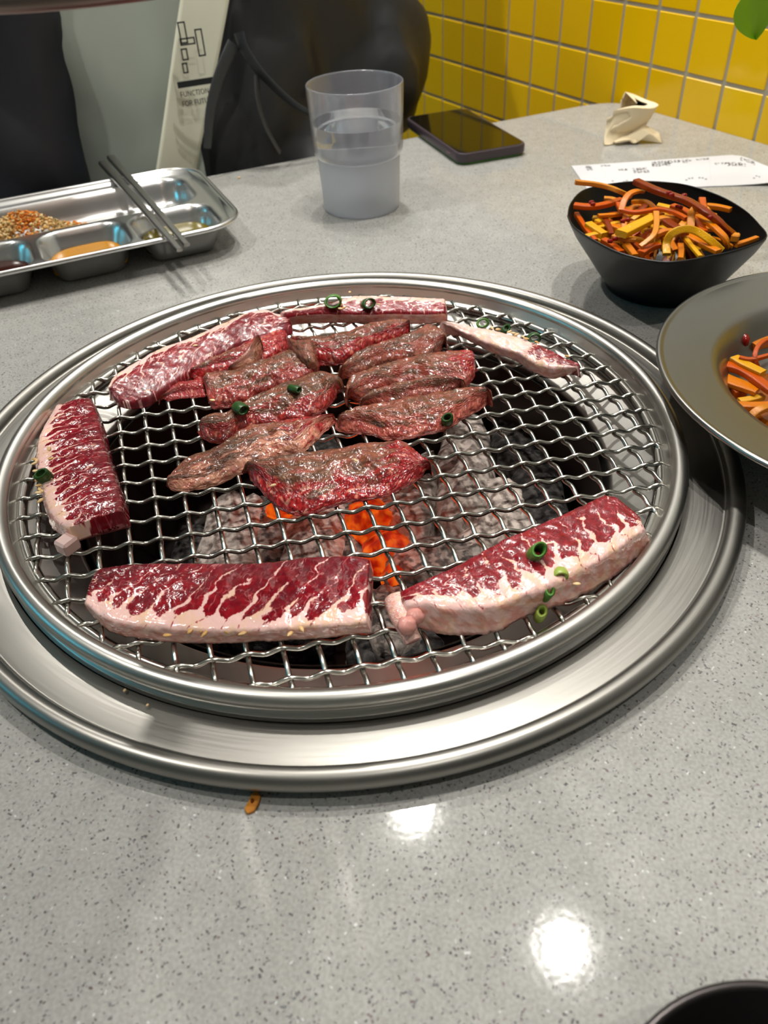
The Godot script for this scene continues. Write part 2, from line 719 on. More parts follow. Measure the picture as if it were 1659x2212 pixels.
# ================================================================== the scene
func _ready() -> void:
	rng.seed = 4321
	# camera
	var cam := Camera3D.new()
	cam.name = "camera"
	cam.transform = Transform3D(Basis(Vector3(0.99818, -0.04543, 0.03962), Vector3(0.06028, 0.75232, -0.65604), Vector3(0, 0.65723, 0.75369)), Vector3(0, 0.2671, 0))
	cam.near = 0.01
	cam.far = 50.0
	var lens := CameraAttributesPhysical.new()
	lens.frustum_focal_length = 18.607
	lens.frustum_near = 0.01
	lens.frustum_far = 50.0
	lens.frustum_focus_distance = 0.40
	lens.exposure_aperture = 9.0
	cam.attributes = lens
	cam.fov = 65.636
	add_child(cam)
	cam.current = true
	# sky, exposure
	var we := WorldEnvironment.new()
	we.name = "world_environment"
	var env := Environment.new()
	env.background_mode = Environment.BG_COLOR
	env.background_color = Color(0.02, 0.02, 0.022)
	env.tonemap_mode = Environment.TONE_MAPPER_LINEAR
	env.tonemap_exposure = 0.85
	env.sdfgi_enabled = true
	env.ssao_enabled = true
	env.ssil_enabled = true
	we.environment = env
	add_child(we)
	# ceiling lamps, the last one added to brighten the tiled wall: [x, z, energy, aim x, aim z]
	var lamps := [
		[0.34, -0.68, 1.2, 0.1, -0.5], [-0.80, -0.40, 1.3, -0.1, -0.5], [0.03, -1.03, 1.2, 0.0, -0.4],
		[0.25, -2.25, 1.7, 0.0, -0.6], [0.30, 0.25, 0.6, 0.1, -0.3], [-0.75, -1.7, 0.9, -0.2, -0.7], [-0.15, -1.5, 1.3, 0.45, -0.95]]
	for l in lamps:
		ceiling_lamp(Vector3(l[0], CEIL_Y, l[1]), l[2], Vector3(l[3], 0, l[4]))

	meat_bump = noise_tex(768, 384, 0.055, 21, [], 2)
	build_room()
	build_table()
	build_grill()
	build_coals()
	build_raw()
	build_cooked()
	build_toppings()
	build_steel_tray()
	build_glass()
	build_phone()
	build_paper()
	build_black_bowl()
	build_plate()
	build_small_things()
	build_hood()
	build_neon()
	build_person()
	for c in find_children("*", "GeometryInstance3D", true, false):
		c.cast_shadow = GeometryInstance3D.SHADOW_CASTING_SETTING_ON

func ceiling_lamp(at: Vector3, energy: float, aim: Vector3) -> void:
	var t := thing("ceiling_lamp", "round black ceiling spotlight with a warm white disc, one of several above the table", "lamp", at + Vector3(0, -0.1, 0), "ceiling spotlights above the tables")
	var hs := lathe([Vector2(0.001, 0.1), Vector2(0.045, 0.1), Vector2(0.047, 0.098), Vector2(0.047, 0.002), Vector2(0.045, 0.0), Vector2(0.023, 0.0), Vector2(0.021, 0.012), Vector2(0.001, 0.012)], Vector3.ZERO, 32, false)
	var hsn := put("housing", hs.mesh(), mat("lamp_black", rgb(28, 28, 30), 0.5), t)
	var gl := StandardMaterial3D.new()
	gl.albedo_color = Color.WHITE
	gl.emission_enabled = true
	gl.emission = Color(1.0, 0.98, 0.94)
	gl.emission_energy_multiplier = 9.0
	var d := lathe([Vector2(0.0005, 0.0), Vector2(0.019, 0.0), Vector2(0.019, 0.004), Vector2(0.0005, 0.004)], Vector3(0, 0.004, 0), 32)
	put("diffuser", d.mesh(), gl, hsn)
	var sp := SpotLight3D.new()
	sp.name = "lamp_light"
	sp.light_color = Color(1.0, 0.985, 0.955)
	sp.light_energy = energy
	sp.light_size = 0.018
	sp.spot_range = 8.0
	sp.spot_attenuation = 2.0
	sp.spot_angle = 62.0
	sp.spot_angle_attenuation = 0.7
	sp.shadow_enabled = true
	add_child(sp)
	sp.look_at_from_position(at + Vector3(0, -0.11, 0), aim, Vector3.BACK)

func structure(called: String, s: Shape, m: Material) -> MeshInstance3D:
	var b := s.base()
	var o := put(called, s.mesh(b), m, self, b)
	o.set_meta("kind", "structure")
	return o

func build_room() -> void:
	var plaster := mat("plaster", rgb(216, 212, 204), 0.85)
	var conc := mat("floor_stone", rgb(168, 162, 154), 0.5)
	structure("floor", box(Vector3(-0.6, FLOOR_Y - 0.05, -0.9), Vector3(6.4, 0.1, 6.8)), conc)
	structure("ceiling", box(Vector3(-0.6, CEIL_Y + 0.05, -0.9), Vector3(6.4, 0.1, 6.8)), mat("ceiling_paint", rgb(226, 224, 220), 0.9))
	structure("wall_left", box(Vector3(-3.4, 0.5, -0.9), Vector3(0.1, 2.7, 6.8)), plaster)
	structure("wall_back", box(Vector3(-0.6, 0.5, -4.1), Vector3(6.4, 2.7, 0.1)), mat("back_paint", rgb(170, 164, 156), 0.8))
	structure("wall_front", box(Vector3(-0.6, 0.5, 2.1), Vector3(6.4, 2.7, 0.1)), plaster)
	# the tiled wall, at an angle to the others
	var grout := mat("grout", rgb(172, 166, 150), 0.8)
	var c := WALL_P + WALL_D * 0.2 - WALL_N * 0.06
	var w := structure("wall_right", box(Vector3(c.x, 0.5, c.z), Vector3(0.12, 2.7, 7.0), 0.0, WALL_N, Vector3.UP, -WALL_D), grout)
	var bm := box(Vector3.ZERO, Vector3(0.0052, 0.0513, 0.0478), 0.0007, WALL_N, Vector3.UP, -WALL_D)
	var tm := bm.mesh()
	var yel := []
	for i in 4:
		var m := mat("yellow_glaze_%d" % i, [rgb(236, 188, 8), rgb(240, 194, 12), rgb(232, 184, 6), rgb(238, 190, 16)][i], 0.16)
		yel.append(m)
	for row in range(-4, 4):
		for k in range(-8, 21):
			var s := 0.0172 + 0.05176 * (k + 0.5)
			var y := 0.0445 + 0.0553 * (row + 0.5) - 0.0553
			var p := WALL_P + WALL_D * s + WALL_N * (-0.0012 + 0.0003 * rng.randf()) + Vector3(0, y, 0)
			var o := put("tile", tm, yel[rng.randi() % 4], w, p - w.position)
			o.rotation = Vector3(rng.randf_range(-0.004, 0.004), rng.randf_range(-0.006, 0.006), rng.randf_range(-0.004, 0.004))
	# painted plaster above the tiles and a plain dado below them
	var up := WALL_P + WALL_D * 0.2 + WALL_N * 0.004
	var a := box(Vector3(up.x, 0.981, up.z), Vector3(0.008, 1.538, 6.6), 0.001, WALL_N, Vector3.UP, -WALL_D)
	structure("trim_1", a, mat("upper_paint", rgb(190, 188, 184), 0.7))

func build_table() -> void:
	var t := thing("table", "grey speckled stone dining table with a round grill well", "table", Vector3(-0.05, FLOOR_Y, -0.45))
	var poly := PackedVector2Array()
	var a := Vector2(0.9236, 0.1)
	var c := Vector2(0.3037, -1.0323)
	var far := Vector2(-0.75, -0.6013)
	poly.append(Vector2(-0.75, 0.1))
	poly.append(a)
	var p0 := c + (a - c).normalized() * 0.03
	var p1 := c + (far - c).normalized() * 0.05
	for i in 9:
		var k := i / 8.0
		poly.append(p0.lerp(c, k).lerp(c.lerp(p1, k), k))
	poly.append(far)
	var root := CSGCombiner3D.new()
	root.name = "table_top"
	t.add_child(root)
	root.position = -t.position
	var slab := CSGPolygon3D.new()
	slab.name = "slab"
	var flat := PackedVector2Array()
	for p in poly:
		flat.append(Vector2(p.x, -p.y))
	slab.polygon = flat
	slab.depth = 0.03
	slab.rotation_degrees = Vector3(-90, 0, 0)
	slab.position = Vector3.ZERO
	slab.material = stone()
	root.add_child(slab)
	var hole := CSGCylinder3D.new()
	hole.name = "hole"
	hole.operation = CSGShape3D.OPERATION_SUBTRACTION
	hole.radius = 0.176
	hole.height = 0.2
	hole.sides = 96
	hole.position = GC
	hole.material = slab.material
	root.add_child(hole)
	var steel_m := mat("leg_steel", rgb(60, 60, 62), 0.45, 0.8)
	var well := lathe([Vector2(0.172, -0.03), Vector2(0.2, -0.03), Vector2(0.2, -0.42), Vector2(0.001, -0.42), Vector2(0.001, -0.41), Vector2(0.172, -0.41)], GC - t.position, 48)
	put("well_housing", well.mesh(), steel_m, t)
	for x in [[-0.62, -0.5], [-0.62, 0.0], [0.62, 0.0], [0.2, -0.88]]:
		put("leg", box(Vector3(x[0], -0.39, x[1]) - t.position, Vector3(0.06, 0.72, 0.06), 0.004).mesh(), steel_m, t)

func build_grill() -> void:
	var brushed := steel("brushed_steel", Color(0.56, 0.55, 0.53), 0.42, 1.0, Vector2(3, 40))
	var bright := steel("bright_steel", Color(0.72, 0.71, 0.69), 0.2)
	# outer ring on the table
	var ring := thing("grill_tray", "wide brushed steel ring tray with rolled rim around the grill", "tray", GC)
	var pr: Array = [Vector2(0.1772, 0.0060), Vector2(0.1776, 0.0078), Vector2(0.1860, 0.0083), Vector2(0.1975, 0.0088), Vector2(0.1995, 0.0080), Vector2(0.2010, 0.0085)]
	pr.append_array(arc(Vector2(0.2055, 0.0088), 0.0046, 172, -96, 18))
	pr.append_array([Vector2(0.2035, 0.003), Vector2(0.2005, 0.0050), Vector2(0.1975, 0.0076), Vector2(0.1865, 0.0070), Vector2(0.1800, 0.0064), Vector2(0.1785, 0.0002), Vector2(0.1772, 0.0002)])
	put("ring", lathe(pr, Vector3.ZERO, 180).mesh(), brushed, ring)
	# inner pan with the ledge that carries the mesh
	var pan := thing("grill_pan", "round steel fire pan with rolled rim holding the wire mesh", "pan", GC)
	var pp: Array = [Vector2(0.1818, 0.0083), Vector2(0.1795, 0.0092), Vector2(0.1778, 0.0110), Vector2(0.1774, 0.0128)]
	pp.append_array(arc(Vector2(0.1775, 0.0172), 0.0043, -75, 195, 18))
	pp.append_array([Vector2(0.1715, 0.0125), Vector2(0.1705, 0.0078), Vector2(0.1695, 0.0062), Vector2(0.1480, -0.0030), Vector2(0.1466, -0.0042), Vector2(0.1460, -0.0060)])
	pp.append_array([Vector2(0.1440, -0.0500), Vector2(0.1390, -0.0980), Vector2(0.1300, -0.1050), Vector2(0.0010, -0.1050), Vector2(0.0010, -0.1070), Vector2(0.1310, -0.1070)])
	pp.append_array([Vector2(0.1405, -0.0990), Vector2(0.1455, -0.0500), Vector2(0.1475, -0.0055), Vector2(0.1700, 0.0046), Vector2(0.1718, 0.0065), Vector2(0.1745, 0.0082)])
	put("rim", lathe(pp, Vector3.ZERO, 180).mesh(), steel("pan_steel", Color(0.74, 0.73, 0.71), 0.32), pan)
	# dark fire box inside the pan
	var fb: Array = [Vector2(0.1435, -0.0075), Vector2(0.1410, -0.0500), Vector2(0.1365, -0.0960), Vector2(0.1280, -0.1030), Vector2(0.0010, -0.1030), Vector2(0.0010, -0.1015), Vector2(0.1270, -0.1015), Vector2(0.1350, -0.0950), Vector2(0.1395, -0.0500), Vector2(0.1418, -0.0075)]
	var sooty := mat("sooty_steel", rgb(58, 52, 48), 0.42, 0.7)
	put("fire_box", lathe(fb, Vector3.ZERO, 120).mesh(), sooty, pan)
	# the wire mesh
	var g := thing("grill_mesh", "round crimped steel wire mesh over the charcoal", "grill", GC + Vector3(0, MESH_Y - 0.004, 0))
	var wire := mat("wire_steel", Color(0.70, 0.69, 0.66), 0.24, 1.0)
	var R := 0.1695
	var rp := PackedVector3Array()
	for i in 145:
		var an := TAU * (i % 144) / 144
		rp.append(Vector3(R * cos(an), 0.0, R * sin(an)))
	var rs := Shape.new()
	var rr: Array = []
	for i in 12:
		rr.append(Vector2(R, 0.0) + Vector2(cos(TAU * i / 12), sin(TAU * i / 12)) * 0.0030)
	put("mesh_ring", lathe(rr, Vector3(0, 0.0015, 0), 144).mesh(), bright, g)
	var o := Vector3(0.06809, 0, -0.40295) - GC
	var eu := Vector3(0.01426, 0, -0.00198)
	var ev := Vector3(0.00398, 0, 0.01552)
	for fam in 2:
		var d := eu if fam == 0 else ev
		var st := ev if fam == 0 else eu
		for k in range(-20, 24):
			var p := o + st * k
			# where the line p + d t meets the ring
			var a := d.dot(d)
			var b := 2.0 * p.dot(d)
			var c := p.dot(p) - pow(R - 0.0005, 2)
			var disc := b * b - 4.0 * a * c
			if disc <= 0.0:
				continue
			var t0 := (-b - sqrt(disc)) / (2.0 * a)
			var t1 := (-b + sqrt(disc)) / (2.0 * a)
			if t1 - t0 < 1.5:
				continue
			var n := int((t1 - t0) * 8.0) + 2
			var path := PackedVector3Array()
			for i in n:
				var t := lerpf(t0, t1, float(i) / (n - 1))
				var e := minf(t - t0, t1 - t)
				var h := 0.004 + (0.00105 if fam == 0 else -0.00105) * cos(TAU * t) * 1.0
				if e < 0.35:
					h = lerpf(0.0046, h, smoothstep(0.1, 0.35, e))
				path.append(p + d * t + Vector3(0, h, 0))
			# the ends are bent down round the ring
			var dn := d.normalized()
			path.append(p + d * t1 + dn * 0.0028 + Vector3(0, 0.0030, 0))
			path.append(p + d * t1 + dn * 0.0036 + Vector3(0, 0.0005, 0))
			path.insert(0, p + d * t0 - dn * 0.0028 + Vector3(0, 0.0030, 0))
			path.insert(0, p + d * t0 - dn * 0.0036 + Vector3(0, 0.0005, 0))
			var s := Shape.new()
			pipe(s, path, 0.00115, 0.00115, 8)
			put("wire", s.mesh(), wire, g)

func coal_mat(key: String, dark: Color, light: Color, sd: int) -> StandardMaterial3D:
	var m := mat(key, Color.WHITE, 0.95)
	m.albedo_texture = noise_tex(256, 256, 0.03, sd, [[0.0, 0.36, 0.52, 1.0], [dark.darkened(0.6), dark, light, light.lightened(0.15)]], 5)
	m.heightmap_enabled = true
	m.heightmap_texture = noise_tex(256, 256, 0.05, sd + 1, [], 5)
	m.heightmap_scale = 0.08
	triplanar(m, 16.0, false)
	return m

func build_coals() -> void:
	var ash := coal_mat("ashy_coal", rgb(148, 132, 124), rgb(204, 190, 180), 31)
	var grey := coal_mat("grey_coal", rgb(84, 76, 72), rgb(150, 138, 130), 33)
	var black := coal_mat("black_coal", rgb(26, 24, 24), rgb(64, 60, 58), 35)
	# from, to, radius, look, name of the look
	var logs := [
		[[V(-0.0915, -0.046, -0.3766), V(-0.0945, -0.046, -0.3298)], 0.021, ash, "pale ashy charcoal stick with a rounded end under the left meat"],
		[[V(-0.0716, -0.05, -0.3817), V(-0.0718, -0.05, -0.3319)], 0.014, grey, "dull reddish grey charcoal stick beside the left ember"],
		[[V(-0.0391, -0.046, -0.3739), V(-0.0437, -0.046, -0.3198)], 0.020, ash, "white ash topped charcoal lump behind the front marbled slab"],
		[[V(-0.0166, -0.052, -0.388), V(-0.02, -0.052, -0.3373)], 0.015, grey, "grey charcoal lump left of the brightest ember"],
		[[V(0.0203, -0.044, -0.4102), V(0.0103, -0.044, -0.35)], 0.020, ash, "broad pale charcoal log under the large front cooked slice"],
		[[V(0.0601, -0.044, -0.4426), V(0.0479, -0.044, -0.3634)], 0.019, ash, "long pale charcoal log in the middle of the fire"],
		[[V(0.0948, -0.046, -0.4616), V(0.0887, -0.046, -0.406)], 0.016, black, "dark sparkling charcoal lump right of the long pale log"],
		[[V(0.0975, -0.046, -0.4051), V(0.0969, -0.046, -0.3485)], 0.016, black, "black cracked charcoal log nearest the right wall of the pan"],
		[[V(0.0182, -0.044, -0.3199), V(0.039, -0.044, -0.3199)], 0.021, grey, "round cratered grey charcoal lump right of the brightest ember"],
		[[V(0.0519, -0.046, -0.3285), V(0.0753, -0.046, -0.3423)], 0.020, ash, "pale charcoal lump behind the right marbled slab"],
		[[V(0.0724, -0.046, -0.3768), V(0.0712, -0.046, -0.3509)], 0.017, ash, "short pale charcoal piece between the long and the black log"],
		[[V(-0.0021, -0.048, -0.2917), V(0.0014, -0.048, -0.2719)], 0.016, grey, "dark charcoal end showing between the two front slabs"],
		[[V(-0.0112, -0.055, -0.2679), V(0.0142, -0.055, -0.2674)], 0.014, black, "black charcoal piece lowest in the front gap"],
		[[V(-0.0639, -0.06, -0.4319), V(-0.039, -0.06, -0.4507)], 0.020, black, "black charcoal piece hidden under the cooked slices"],
		[[V(-0.1161, -0.055, -0.3611), V(-0.117, -0.055, -0.3294)], 0.014, black, "black charcoal stick left of the pale rounded one"],
		[[V(-0.0731, -0.06, -0.3086), V(-0.0469, -0.06, -0.3065)], 0.020, black, "black charcoal piece under the front marbled slab"],
		[[V(0.0555, -0.06, -0.3124), V(0.0834, -0.06, -0.3212)], 0.018, black, "black charcoal piece under the right marbled slab"],
		[[V(0.0154, -0.06, -0.4975), V(0.0466, -0.06, -0.5003)], 0.018, black, "black charcoal piece under the middle cooked slices"],
	]
	var i := 0
	for l in logs:
		var a: Vector3 = l[0][0]
		var b: Vector3 = l[0][1]
		var r: float = l[1]
		var d := b - a
		var s := Shape.new()
		var ln := d.length() / 2 + r
		var bz := d.normalized()
		var bx := Vector3.UP.cross(bz).normalized()
		lump(s, (a + b) / 2 - Vector3(0, r, 0), Vector3(r, r, ln), 0.16, 0.14, 100 + i, Basis(bx, bz.cross(bx), bz), 28, false, Color.WHITE, 0.45)
		solo("charcoal", s, l[2], l[3], "charcoal", "charcoal in the fire pan")
		i += 1
	# embers glowing between the lumps
	var em := StandardMaterial3D.new()
	em.albedo_color = rgb(60, 20, 10)
	em.emission_enabled = true
	em.emission_texture = noise_tex(128, 128, 0.03, 55, [[0.0, 0.4, 0.7, 1.0], [Color(0.30, 0.02, 0.0), Color(0.72, 0.12, 0.02), Color(1.0, 0.40, 0.08), Color(1.0, 0.52, 0.12)]], 3)
	em.emission_energy_multiplier = 1.0
	em.uv1_triplanar = true
	em.uv1_scale = Vector3.ONE * 20.0
	var glow := [
		[V(-0.0644, -0.053, -0.3704), 0.0085, 0.024, "small glowing ember sliver on the left of the fire"],
		[V(-0.0088, -0.056, -0.3568), 0.017, 0.030, "bright orange ember in the middle of the fire"],
		[V(0.0008, -0.057, -0.3329), 0.015, 0.026, "orange ember touching the corner of the front slab"],
		[V(0.0077, -0.06, -0.3142), 0.012, 0.022, "red ember in the gap between the two front slabs"],
		[V(-0.033, -0.074, -0.3701), 0.024, 0.016, "dull red ember behind the ashy lump"]]
	for g in glow:
		var s := Shape.new()
		lump(s, g[0], Vector3(g[1], g[2] * 0.6, g[1]), 0.2, 0.15, 140 + i, Basis(), 20)
		solo("ember", s, em, g[3], "ember", "glowing embers in the fire pan")
		var o := OmniLight3D.new()
		o.name = "ember_light"
		o.light_color = Color(1.0, 0.32, 0.08)
		o.light_energy = 0.0002
		o.light_size = 0.012
		o.omni_range = 3.0
		o.omni_attenuation = 2.0
		o.shadow_enabled = true
		o.position = g[0] + Vector3(0, g[2] * 0.6 + 0.012, 0)
		add_child(o)
		i += 1

func meat(called: String, label: String, s: Shape, m: Material, group: String) -> Node3D:
	var b := s.base()
	var t := thing(called, label, "meat", b, group)
	put("flesh", s.mesh(b), m, t)
	return t

func build_raw() -> void:
	var gr := "raw marbled beef slices round the edge of the grill"
	var h := 0.0232
	# front slab
	var s := slice([V(-0.1294, 0.0232, -0.2541), V(-0.1184, 0.0232, -0.2558), V(-0.104, 0.0232, -0.2557), V(-0.0894, 0.0232, -0.2547), V(-0.0748, 0.0232, -0.2535), V(-0.0603, 0.0232, -0.252), V(-0.0481, 0.0232, -0.2524), V(-0.0358, 0.0232, -0.2536), V(-0.0235, 0.0232, -0.2535), V(-0.0133, 0.0232, -0.2523), V(-0.0064, 0.0232, -0.2496)], [V(-0.1299, 0.0232, -0.2336), V(-0.1231, 0.0232, -0.2273), V(-0.1151, 0.0232, -0.2221), V(-0.0999, 0.0232, -0.2182), V(-0.0813, 0.0232, -0.2145), V(-0.0643, 0.0232, -0.2124), V(-0.0493, 0.0232, -0.212), V(-0.0333, 0.0232, -0.2122), V(-0.0194, 0.0232, -0.2123), V(-0.0084, 0.0232, -0.2127)], [V(-0.1325, 0.0136, -0.2394), V(-0.1252, 0.0136, -0.2308), V(-0.116, 0.0136, -0.2229), V(-0.0955, 0.0136, -0.2173), V(-0.0748, 0.0136, -0.2145), V(-0.0545, 0.0136, -0.2141), V(-0.0393, 0.0136, -0.2137), V(-0.0303, 0.0136, -0.2137), V(-0.0202, 0.0136, -0.2142), V(-0.0081, 0.0136, -0.2154)], 110, 0.0006, 1, 0.012, 0.0008, 0.0006)
	meat("beef_slab", "raw marbled beef slab with sesame seeds on its fat edge, front left of grill", s, meat_mat(raw_tex(3, 768, 256, 0.11, 13, -2.0, 0.13, 0.5, "fat", 0.0, 0.45), 0.17, 0.014), gr)
	# right slab
	s = slice([V(0.0023, 0.0245, -0.2263), V(0.0105, 0.0285, -0.2281), V(0.0258, 0.0285, -0.2356), V(0.0468, 0.0285, -0.2492), V(0.0612, 0.0285, -0.2565), V(0.0794, 0.0285, -0.2655), V(0.0923, 0.0285, -0.2725), V(0.1042, 0.0285, -0.2773), V(0.1099, 0.0285, -0.2697), V(0.1138, 0.0285, -0.2618)], [V(0.0055, 0.0255, -0.2163), V(0.0123, 0.0285, -0.2156), V(0.0216, 0.0285, -0.214), V(0.0361, 0.0285, -0.2119), V(0.0487, 0.0285, -0.2154), V(0.0632, 0.0285, -0.2208), V(0.0755, 0.0285, -0.2269), V(0.0867, 0.0285, -0.2334), V(0.0984, 0.0285, -0.2405), V(0.1152, 0.0285, -0.2539)], [V(0.0114, 0.0136, -0.2163), V(0.0161, 0.0136, -0.2141), V(0.0248, 0.0136, -0.2112), V(0.042, 0.0136, -0.2112), V(0.0557, 0.0136, -0.2183), V(0.0722, 0.0136, -0.224), V(0.0842, 0.0136, -0.2298), V(0.097, 0.0136, -0.2377), V(0.1099, 0.0136, -0.2475), V(0.1207, 0.0136, -0.2574)], 110, 0.0009, 5, 0.02, 0.0008, 0.0009)
	var t := meat("beef_slab", "raw beef slab with thick white fat and scallion bits, front right of grill", s, meat_mat(raw_tex(14, 768, 256, 0.19, 13, 0.9, 0.15, 0.4, "fat", 0.0, 0.1), 0.22, 0.016), gr)
	var tip := Shape.new()
	var tp: Array = [V(0.0038, 0.02, -0.2261), V(0.0047, 0.02, -0.2177), V(0.0071, 0.017, -0.212), V(0.0088, 0.015, -0.2082)]
	pipe(tip, smooth_path(tp, 14), 0.0062, 0.0055, 12, 0.0, 0.45)
	put("hanging_tip", tip.mesh(t.position), meat_mat(raw_tex(17, 128, 96, 0.3, 4, 0.6, 0.3, 0.8, "fat", 0.0, 0.1), 0.3, 0.02), t)
	for q in [V(0.0101, 0.0235, -0.2141), V(0.0064, 0.0235, -0.2096)]:
		var kn := Shape.new()
		lump(kn, q, Vector3(0.0040, 0.0034, 0.0040), 0.25, 0.15, 60 + int(q.x * 900), Basis(), 14)
		put("fat_nub", kn.mesh(t.position), mat("fat_pink", rgb(206, 142, 132), 0.32), t)
	# left slab; its near side is the left one
	s = slice([V(-0.1656, 0.0245, -0.3963), V(-0.161, 0.0245, -0.3868), V(-0.153, 0.0245, -0.367), V(-0.1457, 0.0245, -0.3467), V(-0.1385, 0.0245, -0.3285), V(-0.1321, 0.0245, -0.3131), V(-0.1273, 0.0245, -0.3002), V(-0.1245, 0.0245, -0.2903)], [V(-0.1826, 0.0245, -0.3902), V(-0.1832, 0.0245, -0.3741), V(-0.1836, 0.0245, -0.3616), V(-0.1818, 0.0245, -0.3504), V(-0.1792, 0.0245, -0.3385), V(-0.1738, 0.0245, -0.3236), V(-0.1677, 0.0245, -0.3102), V(-0.1627, 0.0245, -0.299), V(-0.1549, 0.0245, -0.2865), V(-0.1468, 0.0245, -0.2791)], [V(-0.1893, 0.0136, -0.4001), V(-0.1903, 0.0136, -0.3837), V(-0.1907, 0.0136, -0.3709), V(-0.1891, 0.0136, -0.3604), V(-0.1865, 0.0136, -0.3483), V(-0.181, 0.0136, -0.333), V(-0.174, 0.0136, -0.3175), V(-0.1685, 0.0136, -0.3053), V(-0.1608, 0.0136, -0.2919), V(-0.1483, 0.0136, -0.2823)], 100, 0.0006, 9, 0.014, 0.0006, 0.0006)
	t = meat("beef_slab", "raw dark red beef slab standing lengthways with a fat cube, left edge of grill", s, meat_mat(raw_tex(23, 576, 256, 0.11, 20, 0.8, 0.12, 0.7, "fat", 0.0, 0.35), 0.15, 0.014), gr)
	var cube := box(V(-0.1498, 0.0165, -0.2779), Vector3(0.0085, 0.0075, 0.009), 0.0012, Vector3(0.82, 0, 0.57), Vector3.UP, Vector3(-0.57, 0, 0.82))
	put("fat_cube", cube.mesh(t.position), mat("fat_pale", rgb(222, 184, 176), 0.35), t)
	# back left slab
	s = slice([V(-0.158, 0.0235, -0.4061), V(-0.1573, 0.0235, -0.4169), V(-0.1527, 0.0235, -0.4268), V(-0.1452, 0.0235, -0.4367), V(-0.1383, 0.0235, -0.4462), V(-0.1284, 0.0235, -0.4547), V(-0.1169, 0.0235, -0.4614), V(-0.1008, 0.0235, -0.4762), V(-0.0925, 0.0235, -0.4838), V(-0.0839, 0.0235, -0.4912), V(-0.0711, 0.0235, -0.4944), V(-0.0622, 0.0235, -0.4868), V(-0.0539, 0.0235, -0.4877)], [V(-0.157, 0.0185, -0.4056), V(-0.1517, 0.0185, -0.4), V(-0.1453, 0.0185, -0.3968), V(-0.1404, 0.0185, -0.397), V(-0.1336, 0.0185, -0.3995), V(-0.1284, 0.0185, -0.4077), V(-0.1174, 0.0185, -0.4222), V(-0.1021, 0.0185, -0.442), V(-0.0903, 0.0185, -0.4545), V(-0.082, 0.0185, -0.4617), V(-0.0645, 0.0185, -0.4697), V(-0.053, 0.0185, -0.4758)], [], 100, 0.0006, 12, 0.02, 0.0016, 0.0006)
	meat("beef_slab", "long raw marbled beef slab with a fat back edge, back left of grill", s, meat_mat(raw_tex(34, 640, 224, -0.14, 9, -1.6, 0.10, 1.1, "lean", 0.0, 0.3), 0.3, 0.012), gr)
	# back slab
	s = slice([V(-0.0615, 0.0265, -0.4826), V(-0.0542, 0.0265, -0.4856), V(-0.031, 0.0265, -0.491), V(-0.0127, 0.0265, -0.5001), V(0.0004, 0.0265, -0.4989), V(0.0161, 0.0265, -0.4962), V(0.0329, 0.0265, -0.4928), V(0.0505, 0.0265, -0.4887)], [V(-0.057, 0.0225, -0.48), V(-0.0468, 0.0225, -0.4831), V(-0.03, 0.0225, -0.4837), V(-0.0055, 0.0225, -0.4805), V(0.0151, 0.0225, -0.479), V(0.0355, 0.0225, -0.4763), V(0.0494, 0.0225, -0.4745)], [V(-0.0572, 0.0136, -0.4883), V(-0.0467, 0.0136, -0.4881), V(-0.0309, 0.0136, -0.4872), V(-0.0059, 0.0136, -0.484), V(0.0148, 0.0136, -0.4803), V(0.0355, 0.0136, -0.4777), V(0.0498, 0.0136, -0.4781)], 80, 0.0005, 15, 0.02, 0.0006, 0.0005)
	meat("beef_slab", "raw beef slab topped with two scallion rings, furthest back on grill", s, meat_mat(raw_tex(41, 512, 192, -0.26, 13, -1.8, 0.16, 0.6, "fat", 0.0, 0.0), 0.28, 0.012), gr)
	# slim slab on the right, mostly fat
	s = slice([V(0.0425, 0.024, -0.4623), V(0.0515, 0.024, -0.4585), V(0.0632, 0.024, -0.4529), V(0.0725, 0.024, -0.4486), V(0.0803, 0.024, -0.4431), V(0.091, 0.024, -0.4344), V(0.0989, 0.024, -0.4254), V(0.1056, 0.024, -0.4173), V(0.1128, 0.024, -0.4075), V(0.1196, 0.024, -0.3989)], [V(0.0425, 0.022, -0.4635), V(0.051, 0.022, -0.4541), V(0.062, 0.022, -0.4421), V(0.0693, 0.022, -0.4338), V(0.0777, 0.022, -0.4251), V(0.087, 0.022, -0.417), V(0.0924, 0.022, -0.4082), V(0.1023, 0.022, -0.3999), V(0.1089, 0.022, -0.3987), V(0.1183, 0.022, -0.3976)], [V(0.0444, 0.0136, -0.4755), V(0.0521, 0.0136, -0.4634), V(0.063, 0.0136, -0.4487), V(0.0735, 0.0136, -0.4347), V(0.0821, 0.0136, -0.4275), V(0.0882, 0.0136, -0.4212), V(0.0935, 0.0136, -0.4105), V(0.1033, 0.0136, -0.401), V(0.1094, 0.0136, -0.4025), V(0.1207, 0.0136, -0.4065)], 80, 0.0007, 18, 0.03, 0.0004, 0.0008)
	meat("beef_slab", "slim fatty beef slab with red only at one end, right of the cooked slices", s, meat_mat(raw_tex(52, 448, 192, 0.10, 14, 0.6, 0.2, 0.8, "fat", 0.66, 0.0), 0.26, 0.014), gr)

